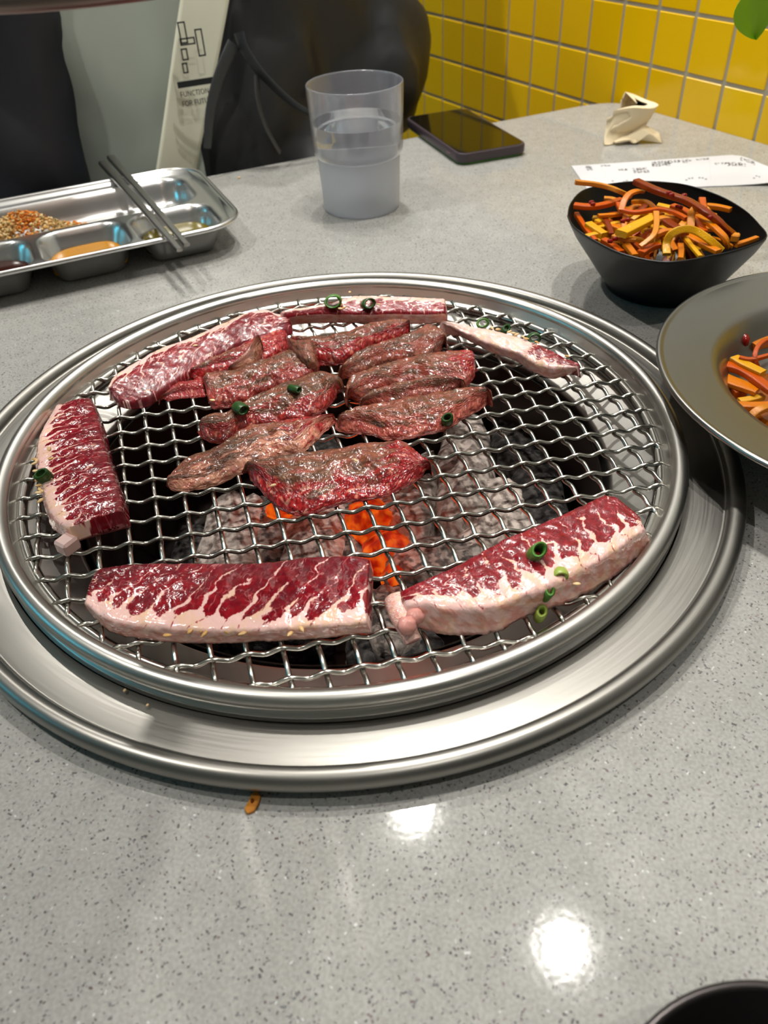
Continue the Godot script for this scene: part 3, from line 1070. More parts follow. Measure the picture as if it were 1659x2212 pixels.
func build_cooked() -> void:
	var gr := "half cooked beef slices in the middle of the grill"
	# label, far, near, texture: seed, red side, red end, brown, fat side
	var list := [
		["big half-cooked slice with bright red near side, nearest the glowing embers", [V(-0.0716, 0.0225, -0.3277), V(-0.0523, 0.0225, -0.3313), V(-0.032, 0.0225, -0.3337), V(-0.0117, 0.0225, -0.3369), V(0.0036, 0.0225, -0.3386), V(0.0118, 0.0225, -0.3369), V(0.0176, 0.0225, -0.3302), V(0.0254, 0.0225, -0.3173)], [V(-0.0702, 0.0165, -0.3279), V(-0.0599, 0.0165, -0.3121), V(-0.0512, 0.0165, -0.2997), V(-0.0393, 0.0165, -0.2931), V(-0.027, 0.0165, -0.2968), V(-0.0174, 0.0165, -0.3008), V(0.0001, 0.0165, -0.3035), V(0.0151, 0.0165, -0.3123), V(0.0249, 0.0165, -0.3205)], [61, 1.0, 0.28, 0.55, 0.0], 0.0010],
		["long half-cooked slice with amber fat along its near side, left of the big red one", [V(-0.1101, 0.0205, -0.3202), V(-0.1035, 0.0205, -0.3343), V(-0.0944, 0.0205, -0.3418), V(-0.0862, 0.0205, -0.3472), V(-0.0724, 0.0205, -0.3617), V(-0.0612, 0.0205, -0.3645), V(-0.046, 0.0205, -0.367), V(-0.0314, 0.0205, -0.3686), V(-0.0237, 0.0205, -0.37)], [V(-0.1093, 0.017, -0.3192), V(-0.1009, 0.017, -0.3169), V(-0.0872, 0.017, -0.3201), V(-0.0738, 0.017, -0.3288), V(-0.0599, 0.017, -0.3394), V(-0.049, 0.017, -0.3432), V(-0.0417, 0.017, -0.345), V(-0.0316, 0.017, -0.3611), V(-0.024, 0.017, -0.3711)], [64, 0.25, 0.30, 0.5, 0.85], 0.0012],
		["grey-brown cooked slice carrying two scallion bits, centre left of grill", [V(-0.0994, 0.0235, -0.3664), V(-0.0939, 0.0235, -0.3717), V(-0.0813, 0.0235, -0.3759), V(-0.0758, 0.0235, -0.3838), V(-0.059, 0.0235, -0.3966), V(-0.0433, 0.0235, -0.407), V(-0.032, 0.0235, -0.4104), V(-0.0191, 0.0235, -0.4017)], [V(-0.1, 0.018, -0.3669), V(-0.0943, 0.018, -0.3601), V(-0.0856, 0.018, -0.3574), V(-0.0806, 0.018, -0.3604), V(-0.0737, 0.018, -0.3686), V(-0.0582, 0.018, -0.3715), V(-0.0427, 0.018, -0.3744), V(-0.0329, 0.018, -0.3799), V(-0.0217, 0.018, -0.3997)], [67, 0.75, 0.0, 0.85, 0.0], 0.0010],
		["glistening pinkish cooked slice pointing right, centre of grill", [V(-0.0226, 0.0235, -0.3628), V(-0.0119, 0.0235, -0.3712), V(0.0055, 0.0235, -0.3749), V(0.0209, 0.0235, -0.3774), V(0.0379, 0.0235, -0.3818), V(0.0549, 0.0235, -0.3857), V(0.0602, 0.0235, -0.3837), V(0.0652, 0.0235, -0.3763)], [V(-0.0235, 0.0165, -0.3682), V(-0.0202, 0.0165, -0.3611), V(-0.0042, 0.0165, -0.3568), V(0.0022, 0.0165, -0.3522), V(0.0137, 0.0165, -0.351), V(0.0356, 0.0165, -0.357), V(0.0474, 0.0165, -0.367), V(0.0583, 0.0165, -0.3756), V(0.0662, 0.0165, -0.3853)], [70, 0.6, 0.0, 0.25, 0.35], 0.0013],
		["half-cooked slice with a fatty pink right end, behind the glistening one", [V(-0.0173, 0.023, -0.3863), V(-0.0139, 0.023, -0.405), V(0.0061, 0.023, -0.4164), V(0.024, 0.023, -0.423), V(0.0422, 0.023, -0.4258), V(0.0575, 0.023, -0.4268), V(0.0599, 0.023, -0.4165)], [V(-0.0165, 0.019, -0.3896), V(-0.0098, 0.019, -0.3898), V(-0.003, 0.019, -0.3955), V(0.011, 0.019, -0.4005), V(0.0283, 0.019, -0.4026), V(0.0499, 0.019, -0.3991), V(0.0577, 0.019, -0.407), V(0.0602, 0.019, -0.4163)], [73, 0.3, 0.26, 0.35, 0.0], 0.0012],
		["narrow cooked slice tucked between the pink-ended and the glistening slices", [V(-0.0107, 0.0215, -0.3769), V(-0.003, 0.0215, -0.3895), V(0.0108, 0.0215, -0.3959), V(0.0339, 0.0215, -0.402), V(0.0452, 0.0215, -0.3981), V(0.0512, 0.0215, -0.3894)], [V(-0.0088, 0.0175, -0.3809), V(-0.004, 0.0175, -0.3818), V(0.0101, 0.0175, -0.3831), V(0.0271, 0.0175, -0.3876), V(0.0446, 0.0175, -0.3925), V(0.0527, 0.0175, -0.3946)], [76, 0.25, 0.0, 0.6, 0.0], 0.0012],
		["cooked brownish slice with a pale pointed tip, behind the pink-ended slice", [V(-0.0222, 0.0225, -0.4136), V(-0.0089, 0.0225, -0.4351), V(0.0134, 0.0225, -0.4469), V(0.0262, 0.0225, -0.4543), V(0.0369, 0.0225, -0.4628), V(0.0449, 0.0225, -0.4532), V(0.0454, 0.0225, -0.4436)], [V(-0.0198, 0.018, -0.4144), V(-0.0117, 0.018, -0.4172), V(0.0064, 0.018, -0.4288), V(0.0245, 0.018, -0.4322), V(0.037, 0.018, -0.437), V(0.0451, 0.018, -0.4465)], [79, 0.2, 0.0, 0.45, 0.0], 0.0012],
		["thick cooked slice with red cut side, under the furthest raw slab", [V(-0.055, 0.0245, -0.4534), V(-0.048, 0.0245, -0.455), V(-0.0339, 0.0245, -0.452), V(-0.0169, 0.0245, -0.4572), V(0.002, 0.0245, -0.4672), V(0.0197, 0.0245, -0.4687), V(0.0241, 0.0245, -0.4582)], [V(-0.0532, 0.0195, -0.4516), V(-0.0443, 0.0195, -0.443), V(-0.0331, 0.0195, -0.4342), V(-0.0174, 0.0195, -0.4346), V(0.0011, 0.0195, -0.4491), V(0.0213, 0.0195, -0.4587), V(0.0244, 0.0195, -0.4651)], [82, 0.9, 0.0, 0.55, 0.0], 0.0010],
		["thin red slice lying against the long back slab", [V(-0.1134, 0.0205, -0.4248), V(-0.1054, 0.0205, -0.4371), V(-0.0894, 0.0205, -0.4489), V(-0.0728, 0.0205, -0.4649), V(-0.0596, 0.0205, -0.4694), V(-0.0549, 0.0205, -0.4651)], [V(-0.1132, 0.0175, -0.4249), V(-0.1046, 0.0175, -0.4261), V(-0.0967, 0.0175, -0.4312), V(-0.0801, 0.0175, -0.4376), V(-0.0672, 0.0175, -0.4429), V(-0.0554, 0.0175, -0.4567)], [85, 1.0, 0.6, 0.4, 0.0], 0.0006],
		["crumpled brown cooked slice with a curled translucent flap, left of the thick red-sided one", [V(-0.1034, 0.023, -0.4147), V(-0.1001, 0.023, -0.4191), V(-0.0893, 0.023, -0.4195), V(-0.0779, 0.023, -0.4235), V(-0.0615, 0.023, -0.4343), V(-0.0533, 0.023, -0.4396), V(-0.0455, 0.023, -0.4467), V(-0.0357, 0.023, -0.4503)], [V(-0.1019, 0.0185, -0.4094), V(-0.0961, 0.0185, -0.3937), V(-0.0878, 0.0185, -0.3918), V(-0.0762, 0.0185, -0.3964), V(-0.0644, 0.0185, -0.4052), V(-0.0524, 0.0185, -0.411), V(-0.0401, 0.0185, -0.4175), V(-0.0345, 0.0185, -0.4294)], [88, 0.55, 0.0, 0.6, 0.0], 0.0016],
		["small thin red tail of meat beside the crumpled slice", [V(-0.1279, 0.017, -0.4), V(-0.1202, 0.017, -0.417), V(-0.1126, 0.017, -0.4203), V(-0.1051, 0.017, -0.4232)], [V(-0.1277, 0.0155, -0.4013), V(-0.1187, 0.0155, -0.4053), V(-0.1094, 0.0155, -0.4053), V(-0.1018, 0.0155, -0.406)], [91, 1.0, 0.9, 0.2, 0.0], 0.0005],
	]
	var made := []
	for l in list:
		var c: Array = l[3]
		var s := slice(l[1], l[2], [], 72, l[4], c[0], 0.05, 0.0022, 0.0016, 0.002)
		made.append(meat("beef_slice", l[0], s, meat_mat(cooked_tex(c[0], 288, 144, c[1], c[2], c[3], c[4]), 0.16, 0.045), gr))
	# the curled flaps of the crumpled slice
	var t: Node3D = made[9]
	var flap := slice([V(-0.0893, 0.023, -0.4211), V(-0.0816, 0.027, -0.4265), V(-0.0759, 0.03, -0.434), V(-0.072, 0.032, -0.442), V(-0.069, 0.031, -0.4452)], [V(-0.0888, 0.02, -0.4229), V(-0.0795, 0.022, -0.4217), V(-0.0735, 0.024, -0.4241), V(-0.0709, 0.024, -0.4338), V(-0.0696, 0.024, -0.4457)], [], 30, 0.0006, 95, 0.1, 0.0, 0.0006, 0.0, 0.0185)
	put("curled_flap", flap.mesh(t.position), meat_mat(cooked_tex(95, 128, 96, 0.0, 0.0, 0.1, 0.8), 0.25, 0.02), t)
	flap = slice([V(-0.0546, 0.027, -0.4491), V(-0.0483, 0.029, -0.442), V(-0.0405, 0.029, -0.4401), V(-0.0364, 0.027, -0.4398)], [V(-0.0533, 0.0245, -0.4428), V(-0.0475, 0.0245, -0.4301), V(-0.0404, 0.0245, -0.421), V(-0.0347, 0.0225, -0.4221)], [], 26, 0.0009, 97, 0.1, 0.001, 0.001, 0.0, 0.0180)
	put("curled_flap", flap.mesh(t.position), meat_mat(cooked_tex(97, 128, 96, 0.0, 0.0, 0.3, 0.3), 0.22, 0.03), t)

func seed_mesh() -> ArrayMesh:
	var s := Shape.new()
	var rows := []
	for i in 9:
		var k := i / 8.0
		var r := 0.0011 * sqrt(sin(PI * clampf(k, 0.0, 1.0))) * (1.0 - 0.35 * k) + 0.00002
		var row := PackedVector3Array()
		for j in 9:
			var a := TAU * (j % 8) / 8
			row.append(Vector3(r * cos(a), r * 0.6 * sin(a), (k - 0.5) * 0.0036))
		rows.append(row)
	skin(s, rows, true, false)
	return s.mesh()

func build_toppings() -> void:
	# sesame seeds
	var sm := seed_mesh()
	var tones := [mat("sesame_pale", rgb(226, 192, 140), 0.4), mat("sesame_gold", rgb(206, 158, 88), 0.4), mat("sesame_tan", rgb(216, 176, 116), 0.4)]
	var places := [
		["sesame seed on the fat edge of the front left slab", "sesame seeds on the front left slab", [V(-0.0833, 0.0215, -0.2168), V(-0.0815, 0.0215, -0.215), V(-0.0771, 0.0215, -0.2156), V(-0.0725, 0.0215, -0.2155), V(-0.0672, 0.0215, -0.2139), V(-0.0601, 0.0215, -0.2118), V(-0.0407, 0.0215, -0.2101), V(-0.0361, 0.0215, -0.2124), V(-0.0756, 0.0215, -0.2128), V(-0.0907, 0.0215, -0.2133)]],
		["sesame seed clinging to the left raw slab beside its fat edge", "sesame seeds on the left raw slab", [V(-0.1795, 0.0245, -0.3358), V(-0.1787, 0.0245, -0.3322), V(-0.1781, 0.0245, -0.3348), V(-0.1759, 0.0245, -0.3257), V(-0.173, 0.0245, -0.3175), V(-0.171, 0.0245, -0.3136), V(-0.1696, 0.0245, -0.3106), V(-0.1683, 0.0245, -0.309), V(-0.1666, 0.0245, -0.3014), V(-0.1664, 0.0245, -0.3187), V(-0.1708, 0.0245, -0.3357), V(-0.1743, 0.0245, -0.3445), V(-0.1693, 0.0245, -0.3077), V(-0.1744, 0.0245, -0.3214)]],
		["sesame seed on top of the furthest raw slab beside the scallion", "sesame seeds on the furthest raw slab", [V(-0.02, 0.0262, -0.4861), V(-0.0182, 0.0262, -0.4819), V(-0.0206, 0.0262, -0.4809), V(0.0001, 0.0262, -0.4835), V(0.0047, 0.0262, -0.4835), V(-0.0141, 0.0262, -0.5044)]],
		["sesame seed on the back edge of the slim fatty slab", "sesame seeds on the slim fatty slab", [V(0.0744, 0.024, -0.4467), V(0.0778, 0.024, -0.4445), V(0.0842, 0.024, -0.4407), V(0.0861, 0.024, -0.4387), V(0.0881, 0.024, -0.4367), V(0.0915, 0.024, -0.4334), V(0.0931, 0.024, -0.4309), V(0.0986, 0.024, -0.4256), V(0.113, 0.024, -0.4074)]]]
	for p in places:
		for q in p[2]:
			var o := put(numbered("sesame_seed"), sm, tones[rng.randi() % 3], self, q + Vector3(0, 0.0005, 0))
			o.rotation = Vector3(rng.randf_range(-0.3, 0.3), rng.randf() * TAU, rng.randf_range(-0.3, 0.3))
			tag(o, p[0], "seed", p[1])
	for p in [["lone sesame seed in the middle of the long back left slab", V(-0.1123, 0.0225, -0.4499)], ["lone sesame seed on the thick fat of the front right slab", V(0.0781, 0.0235, -0.2261)], ["lone sesame seed on top of the big red-sided cooked slice", V(-0.0128, 0.024, -0.3191)], ["golden sesame seed at the left corner of the big red-sided cooked slice", V(-0.0542, 0.02, -0.308)], ["lone sesame seed under the crumpled cooked slice", V(-0.095, 0.0185, -0.3917)]]:
		var o := put(numbered("sesame_seed"), sm, tones[0], self, p[1] + Vector3(0, 0.0005, 0))
		o.rotation.y = rng.randf() * TAU
		tag(o, p[0], "seed")
	# scallion bits: hollow slices of the stalk
	var green := [mat("scallion_green", rgb(80, 130, 50), 0.3), mat("scallion_dark", rgb(42, 80, 32), 0.3), mat("scallion_light", rgb(150, 170, 74), 0.35)]
	var bits := [
		[V(0.063, 0.0315, -0.2385), 0.0042, 0.0085, 0, 0.5, 0.9, "largest scallion ring, lying on the red of the front right slab"],
		[V(0.0717, 0.0275, -0.2289), 0.0032, 0.0045, 2, 1.3, 0.2, "olive scallion ring standing on the fat of the front right slab"],
		[V(0.0654, 0.0235, -0.2221), 0.0028, 0.0060, 0, 0.3, 1.4, "small square scallion bit on the fat side of the front right slab"],
		[V(0.0585, 0.0235, -0.2224), 0.0018, 0.0040, 0, 1.0, 0.5, "tiniest scallion bit on the fat side of the front right slab"],
		[V(0.0624, 0.0155, -0.2183), 0.0032, 0.0060, 2, 0.2, 1.2, "pale green scallion bit on the wires below the front right slab"],
		[V(-0.1693, 0.0262, -0.3188), 0.0040, 0.0065, 1, 0.2, 0.4, "dark green scallion bit on the left raw slab"],
		[V(-0.0251, 0.0285, -0.4881), 0.0058, 0.0085, 0, 1.2, 0.3, "upright scallion ring at the left of the furthest raw slab"],
		[V(-0.0022, 0.0275, -0.4838), 0.0046, 0.0070, 1, 1.1, 0.7, "dark scallion ring at the middle of the furthest raw slab"],
		[V(-0.0758, 0.0255, -0.3714), 0.0038, 0.0080, 1, 1.4, 0.9, "dark scallion bit at the left end of the grey-brown cooked slice"],
		[V(-0.0467, 0.025, -0.3889), 0.0026, 0.0070, 1, 1.45, 1.2, "short scallion bit in the middle of the grey-brown cooked slice"],
		[V(0.0375, 0.018, -0.3586), 0.0036, 0.0070, 1, 0.4, 0.6, "nearly black scallion bit hanging on the side of the glistening slice"],
		[V(0.0711, 0.0185, -0.4643), 0.0042, 0.0060, 0, 0.9, 0.2, "leftmost scallion ring behind the slim fatty slab"],
		[V(0.0843, 0.0185, -0.4545), 0.0032, 0.0050, 1, 0.6, 0.9, "dark scallion bit behind the middle of the slim fatty slab"],
		[V(0.0987, 0.0225, -0.4347), 0.0042, 0.0070, 1, 1.2, 0.2, "standing scallion ring behind the red end of the slim fatty slab"],
	]
	for b in bits:
		var r: float = b[1]
		var l: float = b[2]
		var th := minf(0.0016, r * 0.5)
		var s := lathe([Vector2(r, -l / 2), Vector2(r * 1.03, 0), Vector2(r * 0.97, l / 2), Vector2(r - th, l / 2), Vector2(r - th, -l / 2)], Vector3.ZERO, 18)
		var o := put(numbered("scallion_bit"), s.mesh(), green[b[3]], self, b[0])
		o.rotation = Vector3(b[4], b[5], 0.3)
		o.scale = Vector3(1, 1, 0.75)
		tag(o, b[6], "scallion", "scallion bits on the meat")

func sheet_mesh(rows: Array, th: float, thick_dir := Vector3.ZERO) -> Shape:
	# a sheet with thickness: the rows of its upper side, and the same pushed back along the normals
	var nr := rows.size()
	var nc: int = rows[0].size()
	var loops := []
	for r in nr:
		var row := PackedVector3Array()
		var under := PackedVector3Array()
		for c in nc:
			var p: Vector3 = rows[r][c]
			var dr: Vector3 = rows[mini(r + 1, nr - 1)][c] - rows[maxi(r - 1, 0)][c]
			var dc: Vector3 = rows[r][mini(c + 1, nc - 1)] - rows[r][maxi(c - 1, 0)]
			var n := dr.cross(dc).normalized()
			if thick_dir != Vector3.ZERO:
				n = thick_dir
			elif n.y < 0.0:
				n = -n
			row.append(p)
			under.append(p - n * th)
		under.reverse()
		row.append_array(under)
		row.append(row[0])
		loops.append(row)
	var s := Shape.new()
	skin(s, loops, true, true)
	return s

# ------------------------------------------------------------------ the divided steel tray
var tA := Vector3(-0.9205, 0, 0.3907)            # along the tray, to the left
var tB := Vector3(-0.3907, 0, -0.9205)           # across it, away from the camera
var tO := Vector3(-0.0985, 0, -0.6465)           # its near right corner

func tray_at(a: float, b: float, y: float) -> Vector3:
	return tO + tA * a + tB * b + Vector3(0, y, 0)

func rbox(p: Vector2, c: Vector2, h: Vector2, r: float) -> float:
	var q := (p - c).abs() - h + Vector2(r, r)
	return Vector2(maxf(q.x, 0), maxf(q.y, 0)).length() + minf(maxf(q.x, q.y), 0.0) - r

func build_steel_tray() -> void:
	var L := 0.30
	var D := 0.165
	var m := steel("tray_steel", Color(0.86, 0.86, 0.855), 0.28)
	var pockets := [[Vector2(0.157, 0.116), Vector2(0.140, 0.037), 0.022], [Vector2(0.049, 0.040), Vector2(0.034, 0.031), 0.018], [Vector2(0.124, 0.040), Vector2(0.034, 0.031), 0.018], [Vector2(0.226, 0.040), Vector2(0.060, 0.031), 0.018]]
	var t := thing("food_tray", "divided stainless steel food tray with sauces and orange crumbs", "tray", tray_at(L / 2, D / 2, 0))
	var na := 150
	var nb := 84
	var rows := []
	for i in na + 1:
		var a := L * i / na
		var row := PackedVector3Array()
		for j in nb + 1:
			var b := D * j / nb
			# the outline has rounded corners: draw the grid in towards them
			var p := Vector2(a, b)
			var e := rbox(p, Vector2(L / 2, D / 2), Vector2(L / 2, D / 2), 0.032)
			if e > 0.0:
				var c := Vector2(clampf(p.x, 0.032, L - 0.032), clampf(p.y, 0.032, D - 0.032))
				p = c + (p - c).normalized() * 0.032
				e = 0.0
			var y := TRAY_TOP - 0.0035 * smoothstep(-0.0015, -0.008, e)
			for k in pockets:
				var d := rbox(p, k[0], k[1], k[2])
				y -= 0.0205 * smoothstep(0.002, -0.010, d)
			row.append(tray_at(p.x, p.y, y) - t.position)
		rows.append(row)
	var top := sheet_mesh(rows, 0.0012, Vector3.UP)
	put("tray_body", top.mesh(), m, t)
	# rolled rim
	var path := PackedVector3Array()
	for c in [[L - 0.032, 0.032, -90], [L - 0.032, D - 0.032, 0], [0.032, D - 0.032, 90], [0.032, 0.032, 180]]:
		for k in 13:
			var an := deg_to_rad(c[2] + 90.0 * k / 12)
			path.append(tray_at(c[0] + 0.0325 * cos(an), c[1] + 0.0325 * sin(an), TRAY_TOP - 0.0008) - t.position)
	path.append(path[0])
	var rs := Shape.new()
	pipe(rs, path, 0.0021, 0.0021, 10)
	put("rolled_rim", rs.mesh(), m, t)
	# what the pockets hold
	var sauce := [["sauce_pool", "olive green oil in the right pocket of the steel tray", Vector2(0.049, 0.040), Vector2(0.029, 0.025), 0.0105, rgb(96, 84, 4)],
		["sauce_pool", "mustard yellow sauce in the middle pocket of the steel tray", Vector2(0.124, 0.039), Vector2(0.029, 0.024), 0.0100, rgb(186, 126, 2)],
		["sauce_pool", "dark brown sauce with sesame seeds in the left pocket of the steel tray", Vector2(0.226, 0.040), Vector2(0.055, 0.026), 0.0115, rgb(52, 22, 14)]]
	for q in sauce:
		var rws := []
		for i in 7:
			var f := [1.0, 1.0, 0.97, 0.9, 0.7, 0.35, 0.02][i] as float
			var dy := [-0.004, 0.0, 0.0006, 0.0009, 0.0011, 0.0011, 0.0011][i] as float
			var row := PackedVector3Array()
			for j in 49:
				var an := TAU * (j % 48) / 48
				var wob := 1.0 + 0.05 * sin(an * 3.0 + q[4] * 900.0)
				var u := Vector2(signf(cos(an)) * pow(absf(cos(an)), 0.6), signf(sin(an)) * pow(absf(sin(an)), 0.6)) * f * wob
				row.append(tray_at(q[2].x + u.x * q[3].x, q[2].y + u.y * q[3].y, q[4] + dy))
			rws.append(row)
		var s := Shape.new()
		skin(s, rws, true, true)
		var qm := mat(q[1], q[5], 0.1)
		qm.metallic_specular = 0.3
		solo(q[0], s, qm, q[1], "sauce", "sauces in the steel tray")
	var sm := seed_mesh()
	for i in 14:
		var o := put(numbered("sesame_seed"), sm, mats["sesame_gold"], self, tray_at(rng.randf_range(0.180, 0.272), rng.randf_range(0.022, 0.058), 0.0132))
		o.rotation.y = rng.randf() * TAU
		tag(o, "sesame seed floating on the dark brown sauce in the steel tray", "seed", "sesame seeds on the dark sauce")
	# the heap of crumbs in the long pocket
	var s := Shape.new()
	var cols := [Color(0.66, 0.17, 0.01), Color(0.76, 0.26, 0.02), Color(0.72, 0.50, 0.22), Color(0.78, 0.60, 0.32), Color(0.62, 0.36, 0.12), Color(0.70, 0.40, 0.12), Color(0.50, 0.36, 0.14)]
	for i in 4200:
		var u := pow(rng.randf(), 0.6)
		var an := rng.randf() * TAU
		var a := 0.203 + 0.092 * u * cos(an)
		var b := 0.106 + 0.036 * u * sin(an)
		var h := 0.033 * (1.0 - pow(u, 1.6)) * (0.75 + 0.25 * sin(a * 90.0)) + 0.0045
		var r := rng.randf_range(0.0006, 0.0017)
		var orange := clampf(0.5 + 0.5 * sin(a * 120.0 + 1.0) + rng.randf_range(-0.35, 0.35) + (0.25 if b > 0.112 else -0.3), 0, 1)
		var c: Color = cols[rng.randi() % 2] if orange > 0.55 else cols[2 + rng.randi() % 5]
		lump(s, tray_at(a, b, 0.005 + h * rng.randf_range(0.55, 1.0)), Vector3(r, r * 0.7, r * 1.3), 0.5, 0.2, i % 9, Basis(Vector3(rng.randf() - 0.5, 1, rng.randf() - 0.5).normalized(), rng.randf() * TAU), 6, true, c)
	var cm := mat("crumbs", Color.WHITE, 0.75)
	cm.vertex_color_use_as_albedo = true
	var heap := solo("crumb_heap", s, cm, "heap of orange and cream crumbs in the long pocket of the steel tray", "crumbs")
	heap.set_meta("kind", "stuff")
	# chopsticks across the rims
	var cs := steel("chopstick_steel", Color(0.70, 0.69, 0.68), 0.28)
	var ends := [[V(-0.2493, 0.0305, -0.8051), V(-0.1412, 0.0305, -0.584), "left one of two flat steel chopsticks laid across the divided tray"], [V(-0.2448, 0.0305, -0.821), V(-0.137, 0.0305, -0.5928), "right one of two flat steel chopsticks laid across the divided tray"]]
	for e in ends:
		var o := thing("chopstick", e[2], "chopstick", (e[0] + e[1]) / 2, "pair of steel chopsticks")
		var pth := PackedVector3Array()
		for i in 20:
			pth.append(e[0].lerp(e[1], i / 19.0) - o.position)
		var sh := Shape.new()
		pipe(sh, pth, 0.0041, 0.0023, 12, 0.5, 0.42)
		var st := put("stick", sh.mesh(), cs, o)
		var d: Vector3 = (e[1] - e[0]).normalized()
		for k in 4:
			var q: Vector3 = e[1] - d * (0.012 + 0.005 * k) - o.position
			var g := Shape.new()
			pipe(g, PackedVector3Array([q, q + d * 0.0008, q + d * 0.0016]), 0.00215, 0.0014, 10)
			put("grip_ring", g.mesh(), cs, st)

func build_glass() -> void:
	var at := V(-0.0032, 0, -0.7365)
	var t := thing("water_cup", "clear plastic tumbler half full of water, stepped at the middle", "cup", at)
	var m := StandardMaterial3D.new()
	m.resource_name = "clear_plastic"
	m.albedo_color = Color(0.93, 0.94, 1.0, 0.10)
	m.roughness = 0.12
	m.transparency = BaseMaterial3D.TRANSPARENCY_ALPHA
	m.metallic_specular = 0.5
	var fr := StandardMaterial3D.new()
	fr.resource_name = "frosted_plastic"
	fr.albedo_color = Color(0.95, 0.96, 0.98, 0.30)
	fr.roughness = 0.32
	fr.refraction_enabled = true
	fr.refraction_scale = 0.049
	var upper: Array = [Vector2(0.0390, 0.0490), Vector2(0.0394, 0.0520), Vector2(0.0412, 0.1015), Vector2(0.0410, 0.1026), Vector2(0.0404, 0.1030), Vector2(0.0398, 0.1026), Vector2(0.0393, 0.1010), Vector2(0.0376, 0.0520), Vector2(0.0371, 0.0470), Vector2(0.0366, 0.0468), Vector2(0.0366, 0.0462), Vector2(0.0378, 0.0466)]
	put("upper_wall", lathe(upper, Vector3.ZERO, 64).mesh(), m, t)
	var lower: Array = [Vector2(0.0005, 0.0012), Vector2(0.0318, 0.0012), Vector2(0.0334, 0.0), Vector2(0.0345, 0.0010), Vector2(0.0348, 0.0030), Vector2(0.0364, 0.0455), Vector2(0.0362, 0.0461), Vector2(0.0346, 0.0461), Vector2(0.0330, 0.0045), Vector2(0.0318, 0.0034), Vector2(0.0005, 0.0034)]
	put("lower_wall", lathe(lower, Vector3.ZERO, 64).mesh(), fr, t)
	var w := StandardMaterial3D.new()
	w.resource_name = "water"
	w.albedo_color = Color(0.97, 0.985, 1.0, 0.0)
	w.roughness = 0.0
	w.refraction_enabled = true
	w.refraction_scale = 0.033
	var wp: Array = [Vector2(0.0005, 0.0038), Vector2(0.0314, 0.0038), Vector2(0.0326, 0.0050), Vector2(0.0342, 0.0463), Vector2(0.0366, 0.0472), Vector2(0.0371, 0.0522), Vector2(0.0380, 0.0728), Vector2(0.0378, 0.0732), Vector2(0.0370, 0.0728), Vector2(0.0005, 0.0728)]
	put("water", lathe(wp, Vector3.ZERO, 64).mesh(), w, t)

func build_phone() -> void:
	var c := V(0.1098, 0, -0.9106)
	var bz := Vector3(-0.305, 0, -0.952)
	var bx := Vector3(0.952, 0, -0.305)
	var t := thing("phone", "smartphone in a dark purple case lying face up, green under its edge", "phone", c)
	var shell := func(hx: float, hz: float, y0: float, y1: float, r: float, bev: float) -> Shape:
		var rows := []
		for l in [[y0, bev], [y0 + bev, 0.0], [y1 - bev, 0.0], [y1, bev]]:
			var row := PackedVector3Array()
			for q in 4:
				for k in 9:
					var a := deg_to_rad(90.0 * q + 90.0 * k / 8)
					var sx: float = [1, -1, -1, 1][q]
					var sz: float = [1, 1, -1, -1][q]
					var x: float = sx * (hx - r) + (r - l[1]) * cos(a)
					var z: float = sz * (hz - r) + (r - l[1]) * sin(a)
					row.append(bx * x + bz * z + Vector3(0, l[0], 0))
			row.append(row[0])
			rows.append(row)
		var s := Shape.new()
		skin(s, rows, true, true)
		return s
	var case_m := mat("phone_case", rgb(66, 56, 62), 0.38)
	var cs := put("case", shell.call(0.0385, 0.0765, 0.0022, 0.0112, 0.011, 0.0012).mesh(), case_m, t)
	put("back_cover", shell.call(0.0365, 0.0745, 0.0, 0.0026, 0.011, 0.0008).mesh(), mat("phone_green", rgb(84, 150, 66), 0.4), t)
	var pg := mat("phone_glass", rgb(10, 10, 9), 0.04)
	pg.metallic_specular = 0.75
	put("screen", shell.call(0.0358, 0.0738, 0.0110, 0.0116, 0.009, 0.0002).mesh(), pg, t)
	var sd: Vector3 = -bx * 0.0385 - bz * 0.050 + Vector3(0, 0.0068, 0)
	put("side_button", box(sd, Vector3(0.0014, 0.0022, 0.010), 0.0005, bx, Vector3.UP, bz).mesh(), mat("button_mauve", rgb(120, 98, 104), 0.25, 0.6), cs)

